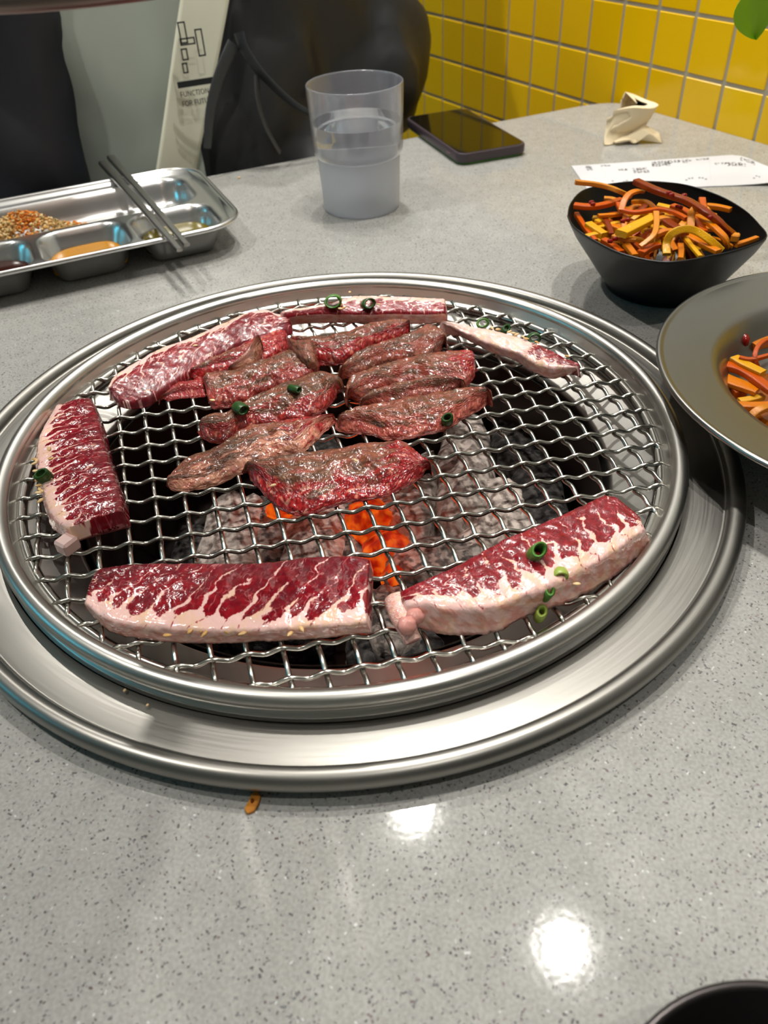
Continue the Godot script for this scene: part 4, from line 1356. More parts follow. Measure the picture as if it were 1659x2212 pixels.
func build_paper() -> void:
	# printed receipt
	var w := 384
	var h := 160
	var im := Image.create(w, h, false, Image.FORMAT_RGB8)
	im.fill(rgb(200, 200, 204))
	var r := RandomNumberGenerator.new()
	r.seed = 5
	var x := 22
	while x < 330:
		var tall := r.randi_range(1, 3)
		var y := 8 if r.randf() < 0.6 else 40
		for k in r.randi_range(2, 7):
			for j in tall * 5:
				if r.randf() < 0.75:
					var g := r.randi_range(40, 90)
					im.fill_rect(Rect2i(x + k * 6 + r.randi_range(0, 2), y + j * 2, r.randi_range(2, 5), 2), rgb(g, g, g))
		if r.randf() < 0.5:
			for k in 3:
				im.fill_rect(Rect2i(x + k * 6, 106 + r.randi_range(0, 26), 4, 7), rgb(120, 120, 124))
		x += r.randi_range(22, 44)
	im.fill_rect(Rect2i(50, 6, 1, 120), rgb(190, 190, 190))
	im.fill_rect(Rect2i(246, 6, 1, 120), rgb(190, 190, 190))
	var pm := mat("receipt_paper", Color.WHITE, 0.7)
	pm.albedo_texture = ImageTexture.create_from_image(im)
	var back := [V(0.2051, 0.0008, -0.8076), V(0.2491, 0.0008, -0.8078), V(0.2953, 0.0008, -0.8091), V(0.3416, 0.0008, -0.8104), V(0.3721, 0.0008, -0.8061), V(0.3795, 0.0008, -0.7621)]
	var front := [V(0.2057, 0.0008, -0.7396), V(0.2428, 0.0008, -0.7344), V(0.2802, 0.0008, -0.7316), V(0.3178, 0.0008, -0.73), V(0.3465, 0.0008, -0.7274), V(0.378, 0.0008, -0.7219)]
	var B := smooth_path(back, 25)
	var F := smooth_path(front, 25)
	var rows := []
	for i in 25:
		var row := PackedVector3Array()
		for j in 13:
			var p := B[i].lerp(F[i], j / 12.0)
			p.y = 0.0006 + 0.004 * pow(maxf(i / 24.0 - 0.72, 0.0) / 0.28, 2.0)
			row.append(p)
		rows.append(row)
	var up := Shape.new()
	skin(up, rows, false, false)
	var o := thing("receipt", "white printed receipt lying behind the black bowl", "receipt", up.base())
	put("sheet", sheet_mesh(rows, 0.0003).mesh(o.position), mat("paper_white", rgb(205, 205, 208), 0.7), o)
	for i in up.v.size():
		up.v[i].y += 0.0002
	put("print", up.mesh(o.position), pm, o)
	# crumpled napkin: a folded upright cone and a flap
	var nm := mat("napkin_paper", rgb(232, 214, 180), 0.85)
	nm.backlight_enabled = true
	nm.backlight = Color(0.25, 0.22, 0.17)
	var cols := [
		[V(0.277, 0.0416, -0.9), V(0.2884, 0.0367, -0.91), V(0.2959, 0.0341, -0.905), V(0.3006, 0.0334, -0.895), V(0.3044, 0.0337, -0.885), V(0.3048, 0.0336, -0.876), V(0.2969, 0.0332, -0.868), V(0.2869, 0.0342, -0.866), V(0.2791, 0.0351, -0.866), V(0.2721, 0.0345, -0.868), V(0.2656, 0.0332, -0.87), V(0.2597, 0.0314, -0.872), V(0.2592, 0.0264, -0.873), V(0.2541, 0.024, -0.874)],
		[V(0.2749, 0.0351, -0.9), V(0.2845, 0.0311, -0.908), V(0.2922, 0.0293, -0.904), V(0.2981, 0.0292, -0.895), V(0.3026, 0.0291, -0.885), V(0.3025, 0.0289, -0.876), V(0.2954, 0.0283, -0.869), V(0.2871, 0.0288, -0.867), V(0.2793, 0.0292, -0.867), V(0.2724, 0.0288, -0.868), V(0.2659, 0.0277, -0.87), V(0.2601, 0.0256, -0.872), V(0.2584, 0.0207, -0.873), V(0.2538, 0.0187, -0.874)],
		[V(0.2743, 0.0249, -0.898), V(0.2827, 0.022, -0.904), V(0.2911, 0.0196, -0.902), V(0.2972, 0.0191, -0.895), V(0.3003, 0.0198, -0.886), V(0.2994, 0.0204, -0.878), V(0.2936, 0.0199, -0.872), V(0.2859, 0.0207, -0.869), V(0.2789, 0.0209, -0.868), V(0.2721, 0.0208, -0.868), V(0.2653, 0.0199, -0.869), V(0.2596, 0.018, -0.87), V(0.2563, 0.0141, -0.871), V(0.2531, 0.012, -0.872)],
		[V(0.2747, 0.0152, -0.894), V(0.2816, 0.0122, -0.898), V(0.289, 0.0106, -0.897), V(0.294, 0.0112, -0.892), V(0.2964, 0.0116, -0.886), V(0.2956, 0.0123, -0.88), V(0.2908, 0.0122, -0.876), V(0.2847, 0.0124, -0.873), V(0.2788, 0.012, -0.872), V(0.2723, 0.0112, -0.871), V(0.2649, 0.0104, -0.87), V(0.2598, 0.0093, -0.87), V(0.2557, 0.0073, -0.869), V(0.2521, 0.0063, -0.868)],
		[V(0.2736, 0.0085, -0.886), V(0.2791, 0.0054, -0.889), V(0.2854, 0.0043, -0.888), V(0.2902, 0.0046, -0.886), V(0.2921, 0.0051, -0.882), V(0.2918, 0.0054, -0.879), V(0.2877, 0.0055, -0.876), V(0.2821, 0.0057, -0.873), V(0.277, 0.005, -0.871), V(0.2707, 0.0045, -0.869), V(0.2635, 0.0035, -0.867), V(0.2597, 0.0008, -0.865), V(0.2559, 0.0003, -0.864), V(0.2521, 0.0016, -0.864)]]
	var smooth_rows := []
	for c in cols:
		smooth_rows.append(smooth_path(c, 60))
	var nrows := []
	for i in 25:
		var f := i / 24.0 * 4.0
		var k := mini(int(f), 3)
		var row := PackedVector3Array()
		for j in 60:
			var p0: Vector3 = smooth_rows[maxi(k - 1, 0)][j]
			var p1: Vector3 = smooth_rows[k][j]
			var p2: Vector3 = smooth_rows[k + 1][j]
			var p3: Vector3 = smooth_rows[mini(k + 2, 4)][j]
			var p := p1.cubic_interpolate(p2, p0, p3, f - k)
			p.y = maxf(p.y, 0.0012)
			row.append(p)
		nrows.append(row)
	var ns := sheet_mesh(nrows, 0.0011)
	var nt := thing("napkin", "crumpled cream paper napkin standing near the table corner", "napkin", ns.base())
	put("folded_body", ns.mesh(nt.position), nm, nt)
	var fl := [
		[V(0.2617, 0.0034, -0.866), V(0.2691, 0.0063, -0.868), V(0.2768, 0.0078, -0.87), V(0.2846, 0.0117, -0.872), V(0.2921, 0.0164, -0.872), V(0.2997, 0.0131, -0.871), V(0.309, 0.0085, -0.868)],
		[V(0.2628, 0.0034, -0.864), V(0.27, 0.0057, -0.865), V(0.2769, 0.007, -0.866), V(0.2839, 0.0102, -0.867), V(0.2918, 0.0132, -0.867), V(0.2992, 0.0106, -0.866), V(0.3096, 0.0047, -0.864)],
		[V(0.2632, 0.0042, -0.862), V(0.2719, 0.0052, -0.862), V(0.2771, 0.0051, -0.862), V(0.282, 0.002, -0.861), V(0.2905, 0.0058, -0.862), V(0.2985, 0.0095, -0.863), V(0.3114, 0, -0.861)]]
	var fr := []
	for c in fl:
		fr.append(smooth_path(c, 40))
	var frows := []
	for i in 13:
		var f := i / 12.0 * 2.0
		var k := mini(int(f), 1)
		var row := PackedVector3Array()
		for j in 40:
			var p: Vector3 = fr[k][j].lerp(fr[k + 1][j], f - k)
			p.y = maxf(p.y, 0.001)
			row.append(p)
		frows.append(row)
	put("flap", sheet_mesh(frows, 0.0011).mesh(nt.position), nm, nt)

# ------------------------------------------------------------------ bowls and strips
func build_black_bowl() -> void:
	var rim := [V(0.1382, 0.055, -0.5407), V(0.1455, 0.055, -0.5641), V(0.1608, 0.055, -0.5877), V(0.1863, 0.055, -0.597), V(0.2104, 0.055, -0.5968), V(0.234, 0.055, -0.5847), V(0.2493, 0.055, -0.5613), V(0.2565, 0.055, -0.5326), V(0.2568, 0.055, -0.5055), V(0.2541, 0.055, -0.486), V(0.2403, 0.055, -0.4749), V(0.2218, 0.055, -0.4663), V(0.2085, 0.055, -0.4627), V(0.1988, 0.055, -0.4594), V(0.1813, 0.055, -0.4578), V(0.1676, 0.055, -0.4645), V(0.1553, 0.055, -0.4775), V(0.1445, 0.055, -0.4996), V(0.138, 0.055, -0.5209)]
	var c := Vector3(0.2120, 0, -0.5420)
	var t := thing("side_dish_bowl", "matt black teardrop bowl heaped with glazed orange vegetable strips", "bowl", c)
	var loop := rim.duplicate()
	loop.append(rim[0])
	var R := smooth_path(loop, 97)
	var rows := []
	# [share of the rim, radius of the round foot, height, outward shift]
	var prof := [[0.0, 0.001, 0.0], [0.0, 0.036, 0.0], [0.0, 0.039, 0.001], [0.0, 0.0395, 0.004], [0.18, 0.040, 0.012], [0.50, 0.042, 0.029], [0.80, 0.046, 0.044], [0.955, 0.050, 0.0525], [0.995, 0.052, 0.0545], [1.0, 0.052, 0.0555], [0.985, 0.05, 0.0562], [0.955, 0.049, 0.0555], [0.90, 0.047, 0.051], [0.70, 0.041, 0.038], [0.42, 0.037, 0.024], [0.15, 0.034, 0.012], [0.0, 0.028, 0.008], [0.0, 0.001, 0.0075]]
	for p in prof:
		var row := PackedVector3Array()
		for i in 97:
			var q := R[i % 96]
			var d := Vector3(q.x - c.x, 0, q.z - c.z)
			var f: Vector3 = d.normalized() * p[1]
			var k: float = p[0]
			var s: Vector3 = f.lerp(d, k)
			row.append(Vector3(s.x, p[2], s.z))
		rows.append(row)
	var s := Shape.new()
	skin(s, rows, true, false)
	put("body", s.mesh(), mat("black_melamine", rgb(15, 14, 13), 0.4), t)
	# strips
	var M := [mat("strip_orange", rgb(196, 80, 4), 0.14), mat("strip_amber", rgb(212, 118, 6), 0.14), mat("strip_yellow", rgb(226, 164, 18), 0.16), mat("strip_brown", rgb(126, 44, 5), 0.12), mat("strip_pale", rgb(212, 134, 40), 0.2)]
	for k in M:
		k.heightmap_enabled = true
		k.heightmap_texture = meat_bump
		k.heightmap_scale = 0.012
	var grp := "glazed vegetable strips in the black bowl"
	# width and height in mm, material, label, path
	var strips := [
		[3.2, 3.0, 4, "thin straight strip reaching left over the back rim of the black bowl", [V(0.1471, 0.07, -0.5635), V(0.1612, 0.068, -0.5626), V(0.1706, 0.066, -0.5606), V(0.1754, 0.066, -0.5523), V(0.1875, 0.058, -0.5633)]],
		[5.2, 3.6, 3, "thickest dark glossy strip running across the top of the black bowl", [V(0.188, 0.07, -0.5578), V(0.1959, 0.07, -0.5391), V(0.2038, 0.07, -0.5264), V(0.2102, 0.07, -0.5157), V(0.2147, 0.07, -0.4977), V(0.2217, 0.066, -0.4924), V(0.2264, 0.062, -0.4895), V(0.2345, 0.056, -0.4901)]],
		[5.4, 3.2, 0, "flat orange strip with chilli bits at the left of the black bowl", [V(0.1459, 0.057, -0.5547), V(0.157, 0.057, -0.5505), V(0.1683, 0.057, -0.5534), V(0.1805, 0.057, -0.5599)]],
		[3.2, 3.2, 0, "thin strip leaning on the left inner wall of the black bowl", [V(0.1487, 0.05, -0.5565), V(0.149, 0.05, -0.5346), V(0.1497, 0.05, -0.5191), V(0.1509, 0.05, -0.5084)]],
		[4.0, 2.2, 1, "strip bent into an arch at the back middle of the black bowl", [V(0.171, 0.062, -0.5276), V(0.1738, 0.066, -0.5334), V(0.1787, 0.068, -0.5399), V(0.1851, 0.068, -0.5448), V(0.1925, 0.064, -0.5547)]],
		[3.6, 2.4, 0, "wavy strip curling right from the arch in the black bowl", [V(0.1724, 0.062, -0.5401), V(0.1718, 0.062, -0.5297), V(0.1783, 0.062, -0.523), V(0.1861, 0.062, -0.524), V(0.1959, 0.062, -0.5258), V(0.2033, 0.062, -0.5201), V(0.2083, 0.062, -0.5072)]],
		[8.0, 4.0, 2, "broad yellow strip in the middle of the black bowl", [V(0.1606, 0.062, -0.4891), V(0.1725, 0.062, -0.499), V(0.1875, 0.062, -0.5116)]],
		[4.6, 2.4, 2, "yellow green strip bent into the big front arch of the black bowl", [V(0.1861, 0.054, -0.4727), V(0.1872, 0.058, -0.4794), V(0.1896, 0.064, -0.48), V(0.1975, 0.066, -0.4814), V(0.2056, 0.064, -0.4812), V(0.2132, 0.06, -0.4755), V(0.2208, 0.054, -0.4733)]],
		[4.2, 2.6, 1, "curved strip ending in a pale tip at the right of the black bowl", [V(0.218, 0.06, -0.5153), V(0.2183, 0.063, -0.4966), V(0.2198, 0.063, -0.4829), V(0.2231, 0.06, -0.4769), V(0.2262, 0.054, -0.4783)]],
		[4.6, 2.2, 4, "short standing strip bent like a hook right of the middle of the black bowl", [V(0.2084, 0.06, -0.4985), V(0.2096, 0.064, -0.5038), V(0.2102, 0.068, -0.5049), V(0.2139, 0.067, -0.5099)]],
		[4.4, 3.0, 0, "stub of strip standing at the back right of the black bowl", [V(0.2313, 0.06, -0.5441), V(0.2291, 0.06, -0.5362), V(0.2267, 0.06, -0.5273)]],
		[4.4, 3.4, 1, "strip lying on the right inner wall of the black bowl", [V(0.2345, 0.056, -0.5416), V(0.2413, 0.056, -0.5386), V(0.2478, 0.056, -0.5325)]],
		[5.0, 3.0, 0, "orange strip under the thick dark one in the black bowl", [V(0.208, 0.06, -0.535), V(0.2135, 0.06, -0.5245), V(0.2155, 0.06, -0.508), V(0.2137, 0.06, -0.4884)]],
		[3.4, 2.6, 1, "strip pointing into the beak of the black bowl", [V(0.2343, 0.052, -0.4849), V(0.2431, 0.052, -0.4892), V(0.2515, 0.052, -0.494)]],
		[3.6, 2.4, 4, "pale strip bent downwards in the middle of the black bowl", [V(0.1895, 0.065, -0.5131), V(0.1854, 0.063, -0.4975), V(0.179, 0.062, -0.4827), V(0.1703, 0.058, -0.4776)]],
		[4.0, 2.4, 4, "pale strip lying flat at the left middle of the black bowl", [V(0.159, 0.057, -0.4986), V(0.1642, 0.057, -0.4923), V(0.171, 0.057, -0.4906)]],
		[4.6, 3.0, 1, "amber strip right of the broad yellow one in the black bowl", [V(0.1823, 0.06, -0.4888), V(0.1898, 0.06, -0.4937), V(0.1949, 0.06, -0.4933)]],
		[5.6, 4.4, 2, "yellow leek-like piece at the left of the black bowl", [V(0.151, 0.052, -0.5313), V(0.1546, 0.052, -0.5198), V(0.1573, 0.052, -0.5119)]],
		[6.0, 3.0, 3, "brown strip behind the big front arch of the black bowl", [V(0.1957, 0.06, -0.5101), V(0.1987, 0.06, -0.499), V(0.2017, 0.06, -0.4882)]],
		[3.0, 2.2, 2, "thin yellow strip inside the big front arch of the black bowl", [V(0.2031, 0.056, -0.4939), V(0.203, 0.056, -0.4776), V(0.2031, 0.056, -0.4618)]],
		[5.4, 3.0, 1, "strip running down to the front rim of the black bowl", [V(0.2057, 0.056, -0.4956), V(0.2104, 0.056, -0.4808), V(0.2163, 0.056, -0.4673)]],
		[4.6, 3.6, 0, "strip leaning on the front rim left of the middle of the black bowl", [V(0.1545, 0.052, -0.504), V(0.1579, 0.052, -0.4963), V(0.1609, 0.052, -0.483)]],
		[4.2, 3.2, 1, "short strip end against the front rim of the black bowl", [V(0.1655, 0.054, -0.4924), V(0.166, 0.054, -0.4824), V(0.1665, 0.054, -0.4727)]],
		[5.0, 3.4, 0, "orange chunk of strip at the front middle of the black bowl", [V(0.1697, 0.055, -0.4737), V(0.1784, 0.055, -0.4821), V(0.1849, 0.055, -0.485)]],
		[4.0, 2.6, 4, "strip crossing behind the arch at the back left of the black bowl", [V(0.1708, 0.055, -0.5696), V(0.1771, 0.055, -0.5661), V(0.1777, 0.055, -0.5514)]],
		[3.8, 2.8, 3, "dark strip in the left hollow of the black bowl", [V(0.1632, 0.054, -0.54), V(0.162, 0.054, -0.5201), V(0.1605, 0.054, -0.5075)]],
		[3.6, 3.0, 1, "standing strip end at the front right of the black bowl", [V(0.1997, 0.053, -0.4876), V(0.1965, 0.053, -0.4764), V(0.1929, 0.053, -0.4665)]],
	]
	for q in strips:
		strip(q[4], q[0], q[1], M[q[2]], q[3], grp)
	var cb := box(V(0.2339, 0.056, -0.4873), Vector3(0.0052, 0.005, 0.0052), 0.0008, Vector3(0.9, 0, 0.43), Vector3.UP, Vector3(-0.43, 0, 0.9))
	solo("vegetable_cube", cb, M[4], "small pale cube of vegetable by the beak of the black bowl", "vegetable")
	# the rest of the heap, lower down
	for i in 64:
		var u := sqrt(rng.randf()) * 0.80
		var an := rng.randf() * TAU
		var p := Vector3(0.198 + 0.047 * u * cos(an), 0.057 - 0.007 * u * u - rng.randf() * 0.012, -0.527 + 0.044 * u * sin(an))
		var dr := rng.randf() * PI
		var l := rng.randf_range(0.010, 0.019)
		var d := Vector3(cos(dr), rng.randf_range(-0.25, 0.25), sin(dr)) * l
		strip([p - d, p - d * 0.3 + Vector3(0, rng.randf_range(0, 0.005), 0), p + d * 0.4 + Vector3(0, rng.randf_range(0, 0.004), 0), p + d], rng.randf_range(3.4, 5.4), rng.randf_range(2.2, 3.4), M[rng.randi() % 5], "glazed vegetable strip lying deep among the others in the black bowl", "strips deep in the black bowl")
	# ends pressed against the near wall
	var edge: Array = [V(0.1556, 0.049, -0.5111), V(0.1608, 0.049, -0.5012), V(0.1664, 0.049, -0.4937), V(0.1731, 0.049, -0.4876), V(0.179, 0.049, -0.4831), V(0.1857, 0.049, -0.48), V(0.1925, 0.049, -0.479), V(0.1997, 0.049, -0.4794), V(0.2076, 0.049, -0.4818), V(0.216, 0.049, -0.4856)]
	for i in edge.size():
		var q: Vector3 = edge[i]
		for k in 2:
			var b := q + Vector3(rng.randf_range(-0.004, 0.004), -0.006 - 0.008 * k, rng.randf_range(-0.006, -0.001) - 0.008 * k)
			var tip := b + Vector3(rng.randf_range(-0.012, 0.012), rng.randf_range(0.004, 0.011), rng.randf_range(-0.018, -0.008))
			strip([b, b.lerp(tip, 0.5) + Vector3(0, 0.002, 0), tip], rng.randf_range(3.6, 5.6), rng.randf_range(2.4, 3.6), M[rng.randi() % 5], "glazed vegetable strip whose end presses against the front wall of the black bowl", "strips along the front wall of the black bowl")
	var chm := mat("chilli_red", rgb(138, 14, 8), 0.2)
	for q in [V(0.1544, 0.063, -0.5426), V(0.1546, 0.063, -0.5391), V(0.2011, 0.072, -0.527), V(0.2016, 0.072, -0.5234), V(0.2082, 0.063, -0.5256), V(0.2095, 0.063, -0.5242), V(0.1664, 0.063, -0.5069), V(0.1701, 0.063, -0.5085), V(0.1549, 0.057, -0.4907), V(0.1583, 0.058, -0.4917), V(0.2102, 0.071, -0.5236), V(0.2139, 0.071, -0.4846)]:
		var ch := Shape.new()
		lump(ch, q, Vector3(0.0021, 0.0014, 0.0017), 0.4, 0.2, 5, Basis(), 8)
		solo("chilli_flake", ch, chm, "dark red chilli flake stuck to the strips in the black bowl", "chilli", "chilli flakes in the black bowl")

func strip(pts: Array, w: float, h: float, m: Material, label: String, group: String) -> void:
	var path := smooth_path(pts, maxi(10, pts.size() * 5))
	var s := Shape.new()
	pipe(s, path, w * 0.00054, h * 0.00054, 12, 0.68, 0.12)
	var b := s.base()
	var o := put(numbered("vegetable_strip"), s.mesh(b), m, self, b)
	tag(o, label, "vegetable", group)

func build_plate() -> void:
	var c := Vector3(0.2728, 0, -0.3488)
	var m := steel("plate_steel", Color(0.62, 0.61, 0.59), 0.3)
	var pr: Array = [Vector2(0.001, 0.003), Vector2(0.060, 0.003), Vector2(0.064, 0.0), Vector2(0.067, 0.0008), Vector2(0.074, 0.008), Vector2(0.084, 0.0260), Vector2(0.092, 0.0325), Vector2(0.119, 0.0372), Vector2(0.1208, 0.0372)]
	pr.append_array(arc(Vector2(0.1208, 0.0390), 0.0017, -80, 150, 8))
	pr.append_array([Vector2(0.1180, 0.0393), Vector2(0.0935, 0.0356), Vector2(0.0885, 0.0335), Vector2(0.0845, 0.0270), Vector2(0.0760, 0.0125), Vector2(0.0710, 0.0102), Vector2(0.001, 0.0100)])
	var t := thing("steel_plate", "round steel plate with wide flange and a few orange strips, overlapping the grill tray", "plate", c)
	put("dish", lathe(pr, Vector3.ZERO, 128).mesh(), m, t)
	var A: Material = mats["strip_amber"]
	var O: Material = mats["strip_orange"]
	var Y: Material = mats["strip_yellow"]
	var B: Material = mats["strip_brown"]
	var P: Material = mats["strip_pale"]
	var grp := "glazed vegetable strips on the steel plate"
	var l := [
		[3.6, 3.0, O, "straight orange strip leaning alone at the left of the steel plate", [V(0.1952, 0.03, -0.4152), V(0.1981, 0.024, -0.4059), V(0.2023, 0.018, -0.3962)]],
		[4.6, 3.0, B, "dark orange strip furthest back on the steel plate", [V(0.2191, 0.022, -0.437), V(0.2291, 0.022, -0.4361), V(0.2375, 0.022, -0.4329)]],
		[4.4, 3.2, Y, "yellow strip just below the furthest one on the steel plate", [V(0.2259, 0.021, -0.4292), V(0.2342, 0.021, -0.4311), V(0.245, 0.021, -0.4338)]],
		[11.0, 5.0, A, "broad amber chunk under the yellow strip on the steel plate", [V(0.2246, 0.019, -0.4171), V(0.2321, 0.019, -0.4201), V(0.2407, 0.019, -0.4219)]],
		[3.4, 2.6, O, "strip curled into a ring on the steel plate", [V(0.2192, 0.02, -0.3894), V(0.2159, 0.026, -0.3898), V(0.2195, 0.028, -0.3968), V(0.2259, 0.028, -0.4035), V(0.2334, 0.026, -0.4089)]],
		[6.2, 3.6, Y, "thick yellow strip in the middle of the steel plate", [V(0.2063, 0.024, -0.3944), V(0.2097, 0.024, -0.3868), V(0.2161, 0.024, -0.3766)]],
		[6.2, 3.6, O, "long orange strip running to the right edge on the steel plate", [V(0.1999, 0.022, -0.3908), V(0.2071, 0.022, -0.3854), V(0.2113, 0.022, -0.376), V(0.2155, 0.022, -0.3622)]],
		[9.0, 3.0, A, "wide translucent amber strip in front on the steel plate", [V(0.195, 0.019, -0.3847), V(0.1999, 0.019, -0.3783), V(0.2108, 0.019, -0.3674)]],
		[5.0, 3.6, P, "curved pale strip lying along the well wall of the steel plate", [V(0.1905, 0.015, -0.3799), V(0.1914, 0.015, -0.3692), V(0.1928, 0.015, -0.3562)]],
		[5.2, 3.4, A, "amber strip near the front of the steel plate", [V(0.1953, 0.018, -0.3555), V(0.2023, 0.018, -0.3543), V(0.2132, 0.018, -0.354)]],
		[4.4, 3.0, P, "pale strip arching at the very front of the steel plate", [V(0.199, 0.016, -0.3457), V(0.2011, 0.019, -0.3467), V(0.2056, 0.02, -0.3487), V(0.2144, 0.016, -0.3555)]],
		[4.4, 3.0, Y, "short yellow strip under the wide amber one on the steel plate", [V(0.1991, 0.016, -0.3622), V(0.2054, 0.016, -0.3634), V(0.2139, 0.016, -0.3662)]],
		[2.6, 2.2, O, "thin orange strip behind the thick yellow one on the steel plate", [V(0.208, 0.026, -0.3917), V(0.2138, 0.026, -0.389), V(0.227, 0.026, -0.3931)]],
		[7.0, 5.0, O, "lumpy orange piece in the hollow of the steel plate", [V(0.199, 0.015, -0.3731), V(0.2034, 0.015, -0.3736), V(0.2076, 0.015, -0.3712)]]]
	for q in l:
		strip(q[4], q[0], q[1], q[2], q[3], grp)
	for i in 26:
		var p := c + Vector3(rng.randf_range(-0.022, 0.036), 0.0140 + rng.randf() * 0.009, rng.randf_range(-0.024, 0.032))
		var an := rng.randf() * PI
		var d := Vector3(cos(an), 0.05, sin(an)) * rng.randf_range(0.010, 0.018)
		strip([p - d, p + Vector3(0, 0.003, 0), p + d], rng.randf_range(3.5, 6), rng.randf_range(2.5, 3.6), [A, O, Y, P][rng.randi() % 4], "glazed vegetable strip within the heap in the well of the steel plate", "strips heaped in the well of the steel plate")
	# thin pool of sauce in the well
	var rows := []
	for i in 5:
		var f := [1.0, 0.99, 0.9, 0.5, 0.02][i] as float
		var row := PackedVector3Array()
		for j in 49:
			var an := TAU * (j % 48) / 48
			row.append(c + Vector3(-0.004 + (0.066 + 0.003 * sin(an * 5.0)) * f * cos(an), 0.0102 + [0.0, 0.0005, 0.0009, 0.001, 0.001][i], (0.060 + 0.004 * sin(an * 3.0)) * f * sin(an)))
		rows.append(row)
	var s := Shape.new()
	skin(s, rows, true, true)
	solo("sauce_film", s, mat("amber_sauce", rgb(140, 74, 10), 0.06), "thin film of amber sauce in the well of the steel plate", "sauce")
	for q in [[V(0.1764, 0.033, -0.3734), "pinkish flake on the left flange of the steel plate", 0.0020, "fat_pink"], [V(0.1946, 0.037, -0.4431), "tiny yellow seed on the back rim of the steel plate", 0.0014, "sesame_gold"]]:
		var f := Shape.new()
		lump(f, q[0], Vector3(q[2], q[2] * 0.5, q[2] * 1.2), 0.3, 0.2, 8, Basis(), 10)
		solo("food_flake", f, mat("flake_red", rgb(190, 90, 66), 0.4) if q[3] == "fat_pink" else mats["sesame_gold"], q[1], "crumb")
	var red := Shape.new()
	lump(red, V(0.2197, 0.024, -0.4148), Vector3(0.0036, 0.0036, 0.0044), 0.25, 0.2, 8, Basis(), 12)
	solo("chilli_lump", red, mats["chilli_red"], "dark red chilli lump on the broad amber chunk", "chilli")

func build_small_things() -> void:
	# the scrap on the table in front
	var s := Shape.new()
	var d := Vector3(0.33, 0, -0.94)
	var rows := []
	for i in 7:
		var k := i / 6.0
		var w := 0.0021 * minf(1.0, minf(k, 1.0 - k) * 5.0 + 0.15)
		var side := Vector3(0.94, 0, 0.33)
		var c := V(-0.0542, 0, -0.1498) + d * (k - 0.5) * 0.0088
		var sh := side * (0.0006 * sin(k * 3.0))
		rows.append(PackedVector3Array([c - side * w + sh, c - side * w * 0.8 + sh + Vector3(0, 0.0016, 0), c + side * w * 0.8 + sh + Vector3(0, 0.0016, 0), c + side * w + sh, c - side * w + sh]))
	skin(s, rows, true, true)
	var t := thing("vegetable_scrap", "small orange vegetable scrap on the table in front of the grill", "vegetable", s.base())
	put("flesh", s.mesh(t.position), mats["strip_pale"], t)
	var h := Shape.new()
	lump(h, V(-0.0539, 0.0017, -0.1499), Vector3(0.0007, 0.0004, 0.0010), 0.2, 0.2, 3, Basis(), 8)
	put("dark_eye", h.mesh(t.position), mats["strip_brown"], t)
	# crumbs
	for q in [[V(-0.1255, 0.0008, -0.8313), "lone pale crumb on the table beside the steel tray", 0.0016], [V(-0.1076, 0.0098, -0.1964), "pale crumb on the grill tray in front, left", 0.0008], [V(-0.0971, 0.0098, -0.1886), "second pale crumb on the grill tray in front", 0.0007]]:
		var f := Shape.new()
		lump(f, q[0], Vector3(q[2], q[2] * 0.7, q[2]), 0.4, 0.2, 8, Basis(), 8)
		solo("crumb", f, mats["sesame_pale"], q[1], "crumb")
	# dark bowl at the corner
	var c := Vector3(0.0834, 0, -0.0252)
	var pr: Array = [Vector2(0.001, 0.0), Vector2(0.024, 0.0), Vector2(0.027, 0.0015), Vector2(0.034, 0.012), Vector2(0.0432, 0.037)]
	pr.append_array(arc(Vector2(0.0444, 0.0392), 0.0014, -20, 160, 8))
	pr.append_array([Vector2(0.0405, 0.034), Vector2(0.032, 0.013), Vector2(0.025, 0.0042), Vector2(0.001, 0.0036)])
	var b := thing("sauce_dish", "dark grey metal dish cut off by the near right corner", "dish", c)
	put("dish", lathe(pr, Vector3.ZERO, 72).mesh(), mat("dark_metal", rgb(70, 66, 66), 0.3, 0.9), b)
	# leafy vine hanging by the tiled wall
	var v := thing("hanging_vine", "green leafy plant hanging beside the yellow tiles", "plant", Vector3(0.315, 0.155, -0.63))
	var lm := mat("leaf_green", rgb(150, 205, 30), 0.4)
	lm.backlight_enabled = true
	lm.backlight = Color(0.3, 0.4, 0.05)
	var leaves := [[Vector3(0.271, 0.160, -0.622), Vector3(0.006, -0.016, 0.0), 0.015], [Vector3(0.335, 0.230, -0.60), Vector3(0.02, -0.03, 0.01), 0.026], [Vector3(0.360, 0.245, -0.56), Vector3(0.02, -0.03, 0.02), 0.024], [Vector3(0.350, 0.33, -0.62), Vector3(-0.03, -0.03, 0.01), 0.028], [Vector3(0.395, 0.30, -0.54), Vector3(0.01, -0.035, 0.02), 0.026]]
	var stem := Shape.new()
	pipe(stem, smooth_path([Vector3(0.46, 0.62, -0.62), Vector3(0.41, 0.45, -0.60), Vector3(0.37, 0.33, -0.59), Vector3(0.345, 0.26, -0.60), Vector3(0.315, 0.205, -0.615), Vector3(0.284, 0.176, -0.622)], 26), 0.0018, 0.0018, 8)
	put("stem", stem.mesh(v.position), mat("stem_green", rgb(78, 112, 30), 0.5), v)
	for q in leaves:
		var a: Vector3 = q[0]
		var dd: Vector3 = q[1] * 2.0
		var sd := dd.cross(Vector3(0, 0.25, 1)).normalized()
		var lr := []
		for i in 13:
			var k := i / 12.0
			var wd: float = q[2] * pow(sin(PI * pow(k, 0.75)), 0.8)
			var row := PackedVector3Array()
			for j in 9:
				var x := j / 4.0 - 1.0
				row.append(a + dd * (k - 0.35) + sd * wd * x + Vector3(0, 0, 0.004 * (absf(x) - k * k)))
			lr.append(row)
		put("leaf", sheet_mesh(lr, 0.0005, Vector3(0, 0, 1)).mesh(v.position), lm, v)

